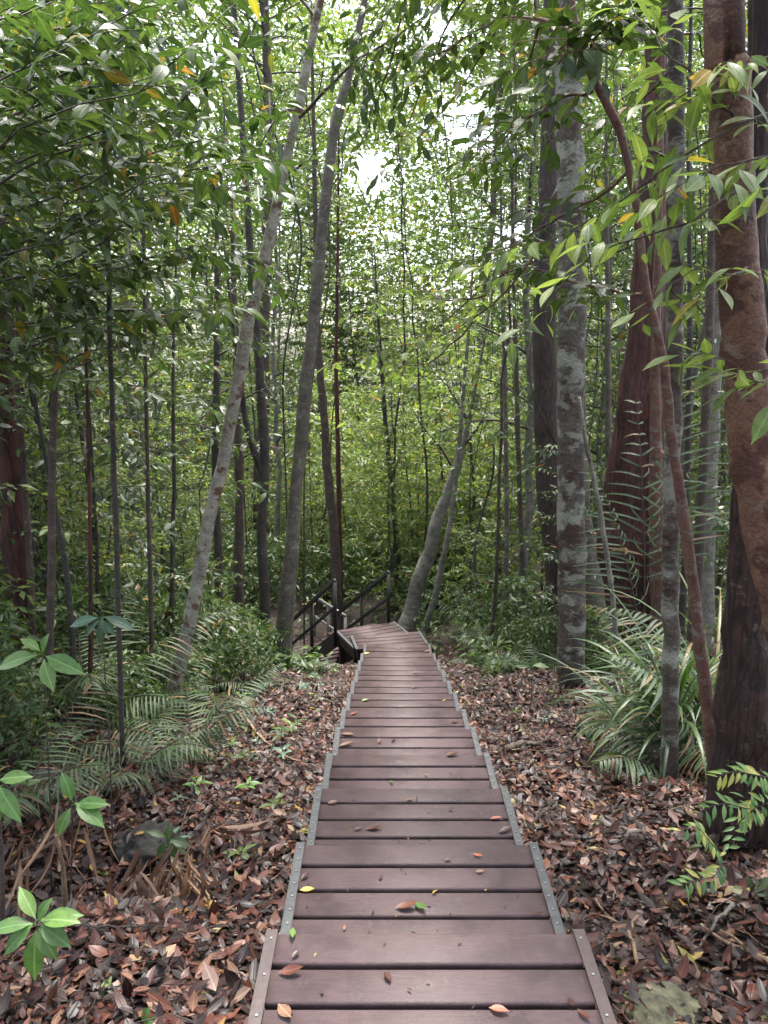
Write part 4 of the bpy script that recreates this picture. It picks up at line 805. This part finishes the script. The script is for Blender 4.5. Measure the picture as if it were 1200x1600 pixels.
# ------------------------------------------------------------------ small plants scattered over the litter
SD = []
for k in range(5):
    ac = Acc(); h = rng.uniform(.06, .16); n = int(rng.integers(4, 8)); tube(ac, np.array([[0, 0, -.02], [.01, 0, h]]), [.002, .0015], 4, 1)
    a_ = np.arange(n)*2.4; zz_ = h*(.5+.5*np.arange(n)/n); D3 = np.stack([np.cos(a_), np.sin(a_), rng.uniform(.1, .6, n)], 1)
    leaves(ac, T_NEAR, np.stack([np.zeros(n), np.zeros(n), zz_], 1), D3, UPV+rng.normal(0, .2, (n, 3)), rng.uniform(.06, .11, n), rng.uniform(.022, .04, n), .2, .35, 0); SD.append(ac.mesh('litter_seedling', [G[('fresh', 'mid', 'pale', 'bright', 'mid')[k]], B['twig']]))
def put_small(x, y, m, nm, lb, cat, grp, s):
    o = link(bpy.data.objects.new(nm, m)); o.location = (x, y, gzf(x, y)); o.rotation_euler = (0, 0, rng.uniform(0, 6)); o.scale = (s,)*3; tag(o, lb, cat, grp)
for k in range(70):
    y = rng.uniform(3.2, 10); x = DX(y)-.75-rng.random()**1.4*2.4
    put_small(x, y, SD[rng.integers(5)], 'litter_seedling', 'small green seedling coming up through the leaf litter left of the boardwalk', 'seedling', 'seedlings in the litter left of the boardwalk', rng.uniform(.6, 1.3))
for k in range(20):
    y = rng.uniform(2.6, 9); x = DX(y)+.8+rng.random()**1.3*1.8
    put_small(x, y, SD[rng.integers(5)], 'litter_seedling', 'small green seedling coming up through the leaf litter right of the boardwalk', 'seedling', 'seedlings in the litter right of the boardwalk', rng.uniform(.5, 1.0))
# undergrowth further off: nobody could count it
ug = Acc(); n = 60000; yy = 8.8+32*rng.random(n)**1.5; uu = rng.uniform(-200, 1400, n); xx = (uu-600)/F*(yy*cp+1)
keep = ~((np.abs(xx-DX(yy)) < 1.0) & (yy < 12.6)) & ~((xx > -2.4) & (xx < .6) & (yy > 10.5) & (yy < 14.6)); keep &= (np.sin(xx*2.1+yy)+np.sin(yy*1.7-xx) > -.7) & ~((uu > 430) & (uu < 760) & (yy < 9.5))
xx, yy = xx[keep], yy[keep]; n = len(xx); hh = rng.random(n)**1.5*.55*np.clip((yy-8)/3, .15, 1.3)
leaves(ug, T_MID, np.stack([xx, yy, gz(xx, yy)+hh], 1), rng.normal(0, 1, (n, 3))*[1, 1, .45], UPV+rng.normal(0, .35, (n, 3)), rng.uniform(.09, .2, n), rng.uniform(.03, .07, n), .2, .3, 0)
tag(ug.obj('undergrowth', G['mid']), kind='stuff')
# ------------------------------------------------------------------ leaf litter
lt_ = Acc()
def strew(n, yr, xh, s, pw=1.0):
    y = yr[0]+(yr[1]-yr[0])*rng.random(n)**pw; x = DX(y)+(rng.random(n)*2-1)*xh
    k = np.abs(x-DX(y)) > .47; x, y = x[k], y[k]; m = len(x)
    z = gz(x, y)+.004+rng.random(m)**2*.045
    L = rng.uniform(.55, 1.15, m)*s; Wd = L*rng.uniform(.3, .55, m)
    leaves(lt_, T_LIT, np.stack([x, y, z], 1), np.stack([rng.normal(0, 1, m), rng.normal(0, 1, m), rng.normal(0, .2, m)], 1), UPV+rng.normal(0, .25, (m, 3)), L, Wd, rng.uniform(-.15, .4, m), rng.uniform(-.5, .7, m), 0, rng.random(m)**1.45)
strew(26000, (1.2, 4.6), 2.6, .085); strew(18000, (1.2, 4.6), 2.6, .05); strew(34000, (4.4, 8.5), 4.2, .078); strew(22000, (8.2, 13), 6.5, .085)
tag(lt_.obj('leaf_litter', G['litter']), kind='stuff')
# twiggy bits in the litter
ts = Acc()
for k in range(800):
    y = 1.6+8*rng.random()**1.4; x = DX(y)+rng.choice([-1, 1])*rng.uniform(.58, 3.0); a_ = rng.uniform(0, PI); L = rng.uniform(.08, .4)
    P = np.array([[x+math.cos(a_)*L*t, y+math.sin(a_)*L*t, gzf(x+math.cos(a_)*L*t, y+math.sin(a_)*L*t)+.03+.02*math.sin(k+3*t)] for t in (0, .35, .7, 1)]); P += rng.normal(0, .008, P.shape)
    tube(ts, P, np.linspace(rng.uniform(.002, .0055), .0012, 4), 4, int(rng.random() < .4), cap=False)
tag(ts.obj('twig_litter', [B['twig'], B['tan']]), kind='stuff')
# ------------------------------------------------------------------ sticks, dead fronds, rocks
def stick(label, pts, w, bark='twig', lift=.03, forks=()):
    Pw = [ground_hit(u, v) for u, v in pts]; b = Pw[0]; root = link(bpy.data.objects.new('stick', None)) if False else None
    ac = Acc(); P = resample([(p.x-b.x, p.y-b.y, p.z-b.z+lift+.02*math.sin(i*2.1)) for i, p in enumerate(Pw)], 12); r0 = w/2*depth_axis(b)/F
    tube(ac, P+rng.normal(0, .003, P.shape), np.linspace(r0, r0*.45, 12), 6, 0, .2, w)
    for (t, da, l) in forks:
        i = int(t*11); T = nrm(P[min(i+1, 11)]-P[i-1]); c_, s_ = math.cos(da), math.sin(da); d = np.array([T[0]*c_-T[1]*s_, T[0]*s_+T[1]*c_, .25])
        tube(ac, np.array([P[i], P[i]+d*l*.5+[0, 0, .01], P[i]+d*l]), [r0*.6, r0*.45, r0*.25], 5)
    o = ac.obj('stick', B[bark]); o.location = b; tag(o, label, 'stick')
stick('thick tan stick running off the right edge above the rock', [(1215,1540),(1180,1515),(1140,1487),(1092,1462)], 11, 'tan', .05, ((.5, .7, .12),))
stick('pale forked twig lying just right of the brown edged boards', [(996,1522),(985,1490),(972,1458),(940,1440),(930,1425)], 7, 'tan', .05, ((.55, -.7, .1), (.75, .8, .12)))
stick('grey stick with a white stripe in the litter right of the forked twig', [(1145,1425),(1120,1455),(1090,1490)], 8, 'pale', .04)
stick('brown twig along the boards right of the third step', [(828,1305),(850,1285),(880,1262),(900,1240)], 6, 'twig', .05)
stick('broken dark branch lying right of the steps in mid distance', [(790,1180),(815,1172),(845,1166)], 13, 'brown', .04)
stick('bent twig lying in the leaves below the ladder palm', [(870,1135),(920,1150),(960,1145),(1000,1160)], 4, 'twig', .05, ((.4, .6, .2),))
stick('long thin twig crossing the litter left of the steps', [(385,1130),(410,1165),(440,1185),(470,1200)], 5, 'tan', .05)
stick('dark fallen branch left of the far steps', [(400,1090),(430,1078),(470,1085),(520,1078)], 8, 'brown', .05)
stick('curved pale twig near the dead palm strips', [(330,1430),(300,1390),(250,1380),(200,1400)], 4, 'tan', .08, ((.5, .9, .15),))
stick('thin straight twig in the bottom left litter', [(130,1470),(200,1475),(280,1465)], 4, 'twig', .06)
stick('mossy twig in the litter right of the rock', [(1090,1560),(1140,1590),(1200,1600)], 5, 'brown', .05)
def dead_strips(label, u, v, D, n, L, spread, down=1.0):
    p = at(u, v, D); g = gzf(p.x, p.y); root = empty('dead_palm', (p.x, p.y, g), 0, label, 'dead palm frond'); h = p.z-g
    ac = Acc(); tube(ac, resample([(0, 0, -.03), (.01, 0, h*.6), (0, -.02, h)], 6), np.linspace(.014, .007, 6), 6); ac.obj('stalk', B['tan'], root)
    l = Acc(); a_ = rng.uniform(0, 2*PI, n); D3 = np.stack([np.cos(a_)*spread, np.sin(a_)*spread-.2, rng.uniform(-1.0, -.1, n)*down], 1)
    leaves(l, T_STRIP, np.tile([[0, 0, h]], (n, 1))+rng.normal(0, 1, (n, 3))*[.09, .09, .03], D3, rng.normal(0, 1, (n, 3)), L*rng.uniform(.5, 1.1, n), rng.uniform(.012, .028, n), .3, rng.uniform(-.1, .5, n), 0, rng.random(n), twist=.6)
    l.obj('strips', G['dry'], root)
dead_strips('bundle of brown dead palm strips hanging over the hollow left of the boardwalk', 278, 1350, 3.0, 44, .36, .4, 1.4)
dead_strips('tan dead palm strips hanging below the bright four leaved seedling', 90, 1300, 3.0, 24, .3, .3, 1.2)
dead_strips('few dry brown strips hanging from the palm at the right', 990, 1150, 5.0, 14, .45, .35, 1.2)
dead_strips('dry rusty strips lying on the litter beside the second metal edged step', 345, 1300, 3.6, 8, .3, 1.0, .4)
def cover_rock(o, n):
    vs = [v for v in o.data.vertices if v.normal.z > .55]; P = np.array([tuple(v.co) for v in rng.choice(vs, n)]); ac = Acc()
    leaves(ac, T_LIT, P+[0, 0, .004], np.stack([rng.normal(0, 1, n), rng.normal(0, 1, n), rng.normal(0, .15, n)], 1), UPV+rng.normal(0, .3, (n, 3)), rng.uniform(.03, .075, n), rng.uniform(.014, .03, n), .2, .3, 0, rng.random(n))
    c = ac.obj('leaf_litter', G['litter']); c.location = o.location; tag(c, kind='stuff')
def rock(label, u, v, r, sc, seed, sink=.4):
    p = ground_hit(u, v); bm_ = bpy.data.meshes.new('boulder'); import bmesh
    bm = bmesh.new(); bmesh.ops.create_icosphere(bm, subdivisions=5, radius=r)
    for q in bm.verts:
        d_ = q.co.normalized(); q.co *= 1+.25*noise.noise(d_*1.7+Vector((seed, 0, 0)))+.14*noise.noise(d_*4+Vector((seed, 2, 0)))+.07*noise.noise(d_*11)+.03*noise.noise(d_*26); q.co = Vector((q.co.x*sc[0], q.co.y*sc[1], q.co.z*sc[2]))
    bm.to_mesh(bm_); bm.free(); bm_.materials.append(M_ROCK if seed < 5 else M_STONE)
    for f in bm_.polygons: f.use_smooth = True
    o = link(bpy.data.objects.new('boulder', bm_)); o.location = (p.x, p.y, p.z+r*sc[2]*(1-sink)*.5); tag(o, label, 'rock'); cover_rock(o, 30)
rock('low rock covered in pale lichen in the bottom right litter', 1040, 1598, .13, (1.3, .9, .40), 1.5)
rock('blackish boulder in the hollow behind the dead palm strips', 232, 1335, .17, (1.25, 1.0, .8), 6.0, .9)
rock('dark flat stone in the litter left of the boulder hollow', 60, 1235, .16, (1.3, .8, .5), 7.0)
# twisted vine by the far trunks
V_ = Acc(); vb = at(735, 1000, 12.2); g = gzf(vb.x, vb.y)
P = np.array([[.12*math.sin(t*9)*(1-t*.4)+.25*t, .1*math.cos(t*9), t*3.6-.1] for t in np.linspace(0, 1, 50)]); tube(V_, P, np.linspace(.035, .015, 50), 7)
o = V_.obj('twisted_vine', B['dark']); o.location = (vb.x, vb.y, g); tag(o, 'dark corkscrew vine hanging right of the stout pale trunk', 'vine')
for k, (u, v0, v1, D, w) in enumerate([(560, 380, 640, 11, 2.2), (665, 300, 560, 12, 2), (705, 330, 620, 13, 2), (655, 640, 930, 13, 4), (625, 700, 860, 14, 3), (775, 420, 900, 11, 3), (437, 300, 520, 9, 2)]):
    pass
# ------------------------------------------------------------------ leaves lying on the boards, one by one
DL = [(657, 1419, 30, -.9, 'fresh', 'bright green leaf'), (636, 1418, 42, .1, 'litter', 'wide grey brown leaf'), (457, 1462, 34, -1.5, 'fresh', 'yellow green leaf'), (780, 1580, 36, -.3, 'red', 'glossy orange leaf'), (606, 1528, 26, -1.2, 'litter', 'curled dark leaf'),
 (455, 1520, 44, .1, 'litter', 'large crumpled brown leaf'), (445, 1583, 44, -.9, 'litter', 'large torn pinkish leaf'), (913, 1588, 32, -1.0, 'litter', 'grey brown leaf'), (892, 1568, 24, -1.3, 'litter', 'pale grey leaf'), (747, 1338, 20, -.6, 'red', 'pinkish leaf'),
 (750, 1363, 16, .1, 'litter', 'small brown leaf'), (595, 1372, 14, 1.2, 'litter', 'tiny brown leaf'), (480, 1391, 26, .1, 'yellow', 'thin yellow leaf'), (477, 1371, 20, .9, 'litter', 'folded brown leaf'), (538, 1451, 14, 1.5, 'litter', 'small dark leaf'),
 (584, 1295, 30, .1, 'litter', 'pale dry leaf'), (560, 1296, 18, .4, 'litter', 'small pale leaf'), (790, 1298, 30, .5, 'litter', 'reddish brown leaf'), (775, 1280, 22, .1, 'red', 'narrow orange leaf'), (666, 1212, 10, -1, 'fresh', 'tiny green leaf'),
 (612, 1223, 12, -1.3, 'fresh', 'small green leaf'), (708, 1180, 26, .25, 'litter', 'long dark leaf'), (541, 1164, 26, .3, 'dry', 'tan leaf'), (543, 1148, 24, -.2, 'dry', 'curled tan leaf'), (593, 1159, 14, 1.3, 'litter', 'upright brown leaf'), (615, 1157, 14, 1.1, 'litter', 'brown leaf'),
 (571, 1095, 14, .3, 'fresh', 'forked green leaf'), (553, 1116, 14, .5, 'red', 'small red leaf'), (711, 1129, 14, .1, 'litter', 'dark leaf'), (650, 1052, 14, .1, 'litter', 'black leaf'), (648, 1075, 12, .1, 'litter', 'dark narrow leaf'), (694, 1095, 8, .3, 'yellow', 'yellow leaf'),
 (622, 1015, 10, .1, 'dry', 'pale leaf'), (668, 1018, 12, .2, 'red', 'orange leaf'), (573, 1021, 10, .3, 'yellow', 'yellowish leaf'), (1066-125, 1538, 1, 0, 'dry', ''), (640, 1250, 14, .4, 'dry', 'short dry leaf'), (706, 1266, 12, -.2, 'litter', 'brown leaf'), (520, 1255, 18, .2, 'litter', 'dry leaf'),
 (462, 1493, 20, 1.0, 'litter', 'small broken leaf'), (700, 1345, 14, .1, 'litter', 'thin brown leaf'), (840, 1430, 24, -.05, 'litter', 'dark leaf wedged at the gap'), (680, 1395, 14, .6, 'yellow', 'tiny yellow leaf'), (640, 1548, 12, -.8, 'litter', 'crumbled brown leaf')]
seen = {}
for (u, v, s, an, mt, nm) in DL:
    if not nm: continue
    p = deck_hit(u, v)
    if p is None: continue
    L = max(s*depth_axis(p)/F*.92, .016)
    ac = Acc(); n = 1; dd = np.array([[math.cos(an), -math.sin(an)*-1, .0]]); dd[0, 1] = -math.sin(-an)*1.0
    leaves(ac, T_NEAR, [[-dd[0, 0]*L/2, -dd[0, 1]*L/2, .004]], dd, [[rng.normal(0, .12), rng.normal(0, .12), 1]], [L], [L*rng.uniform(.3, .5)], rng.uniform(.1, .5), rng.uniform(-.25, -.02), 0, np.array([rng.uniform(.35, .95)]), twist=.2)
    k = next((i for i, e in enumerate(EY) if p.y <= e+.001), 11); o = ac.obj('fallen_leaf', G[mt]); o.location = (p.x, p.y, p.z)
    side = 'near its left edge' if p.x < DX(p.y)-.2 else ('near its right edge' if p.x > DX(p.y)+.2 else 'near its middle')
    ordn = ['nearest brown edged platform', 'first metal edged step', 'second metal edged step', 'third metal edged step', 'fourth metal edged step', 'fifth metal edged step', 'sixth metal edged step', 'seventh metal edged step', 'eighth metal edged step', 'ninth metal edged step', 'tenth metal edged step', 'last step before the turn'][k]
    lb = f'{nm} on the {ordn} {side}'
    if lb in seen: continue
    seen[lb] = 1; tag(o, lb, 'leaf', 'fallen leaves on the boards')
cr = Acc(); m = 260; k_ = rng.integers(0, 12, m); y = np.array([EY[i] for i in k_])-rng.uniform(.02, .6, m); x = DX(y)+rng.uniform(-.45, .45, m); z = np.array([EZ[i] for i in k_])+.004
y[k_ == 0] = rng.uniform(1.3, 2.1, (k_ == 0).sum())
leaves(cr, T_LIT, np.stack([x, y, z], 1), np.stack([rng.normal(0, 1, m), rng.normal(0, 1, m), rng.normal(0, .1, m)], 1), UPV+rng.normal(0, .2, (m, 3)), rng.uniform(.006, .028, m), rng.uniform(.003, .010, m), .2, .2, 0, rng.random(m))
tag(cr.obj('leaf_crumbs', G['litter']), kind='stuff')
# ------------------------------------------------------------------ light
wd = bpy.data.worlds.new('World'); S.world = wd; wd.use_nodes = True; nt = wd.node_tree; nt.nodes.clear()
sky = nt.nodes.new('ShaderNodeTexSky'); sky.sky_type = 'NISHITA'; sky.sun_disc = False
SUN_EL, SUN_ROT = math.radians(70), math.radians(15)
sky.sun_elevation = SUN_EL; sky.sun_rotation = SUN_ROT; sky.air_density = 1.0; sky.dust_density = 4.0; sky.ozone_density = 1.0
hs = nt.nodes.new('ShaderNodeHueSaturation'); hs.inputs['Saturation'].default_value = .6; nt.links.new(sky.outputs[0], hs.inputs['Color'])
bg = nt.nodes.new('ShaderNodeBackground'); bg.inputs['Strength'].default_value = .15; nt.links.new(hs.outputs[0], bg.inputs['Color'])
ow = nt.nodes.new('ShaderNodeOutputWorld'); nt.links.new(bg.outputs[0], ow.inputs[0])
sl = bpy.data.lights.new('sun', 'SUN'); sl.energy = 2.6; sl.angle = math.radians(25); sl.color = (1, .97, .92)
so = bpy.data.objects.new('sun', sl); COL.objects.link(so)
sdv = Vector((math.sin(SUN_ROT)*math.cos(SUN_EL), math.cos(SUN_ROT)*math.cos(SUN_EL), math.sin(SUN_EL)))
so.rotation_euler = sdv.to_track_quat('Z', 'Y').to_euler(); so.location = (0, 0, 30)
S.view_settings.view_transform = 'Standard'; S.view_settings.look = 'None'; S.view_settings.gamma = 1; S.view_settings.use_curve_mapping = False
S.view_settings.exposure = 2.25
S.cycles.max_bounces = 6; S.cycles.diffuse_bounces = 3; S.cycles.glossy_bounces = 2; S.cycles.transmission_bounces = 3; S.cycles.transparent_max_bounces = 4
S.cycles.sample_clamp_indirect = 6; S.cycles.caustics_reflective = False; S.cycles.caustics_refractive = False
print('done build')
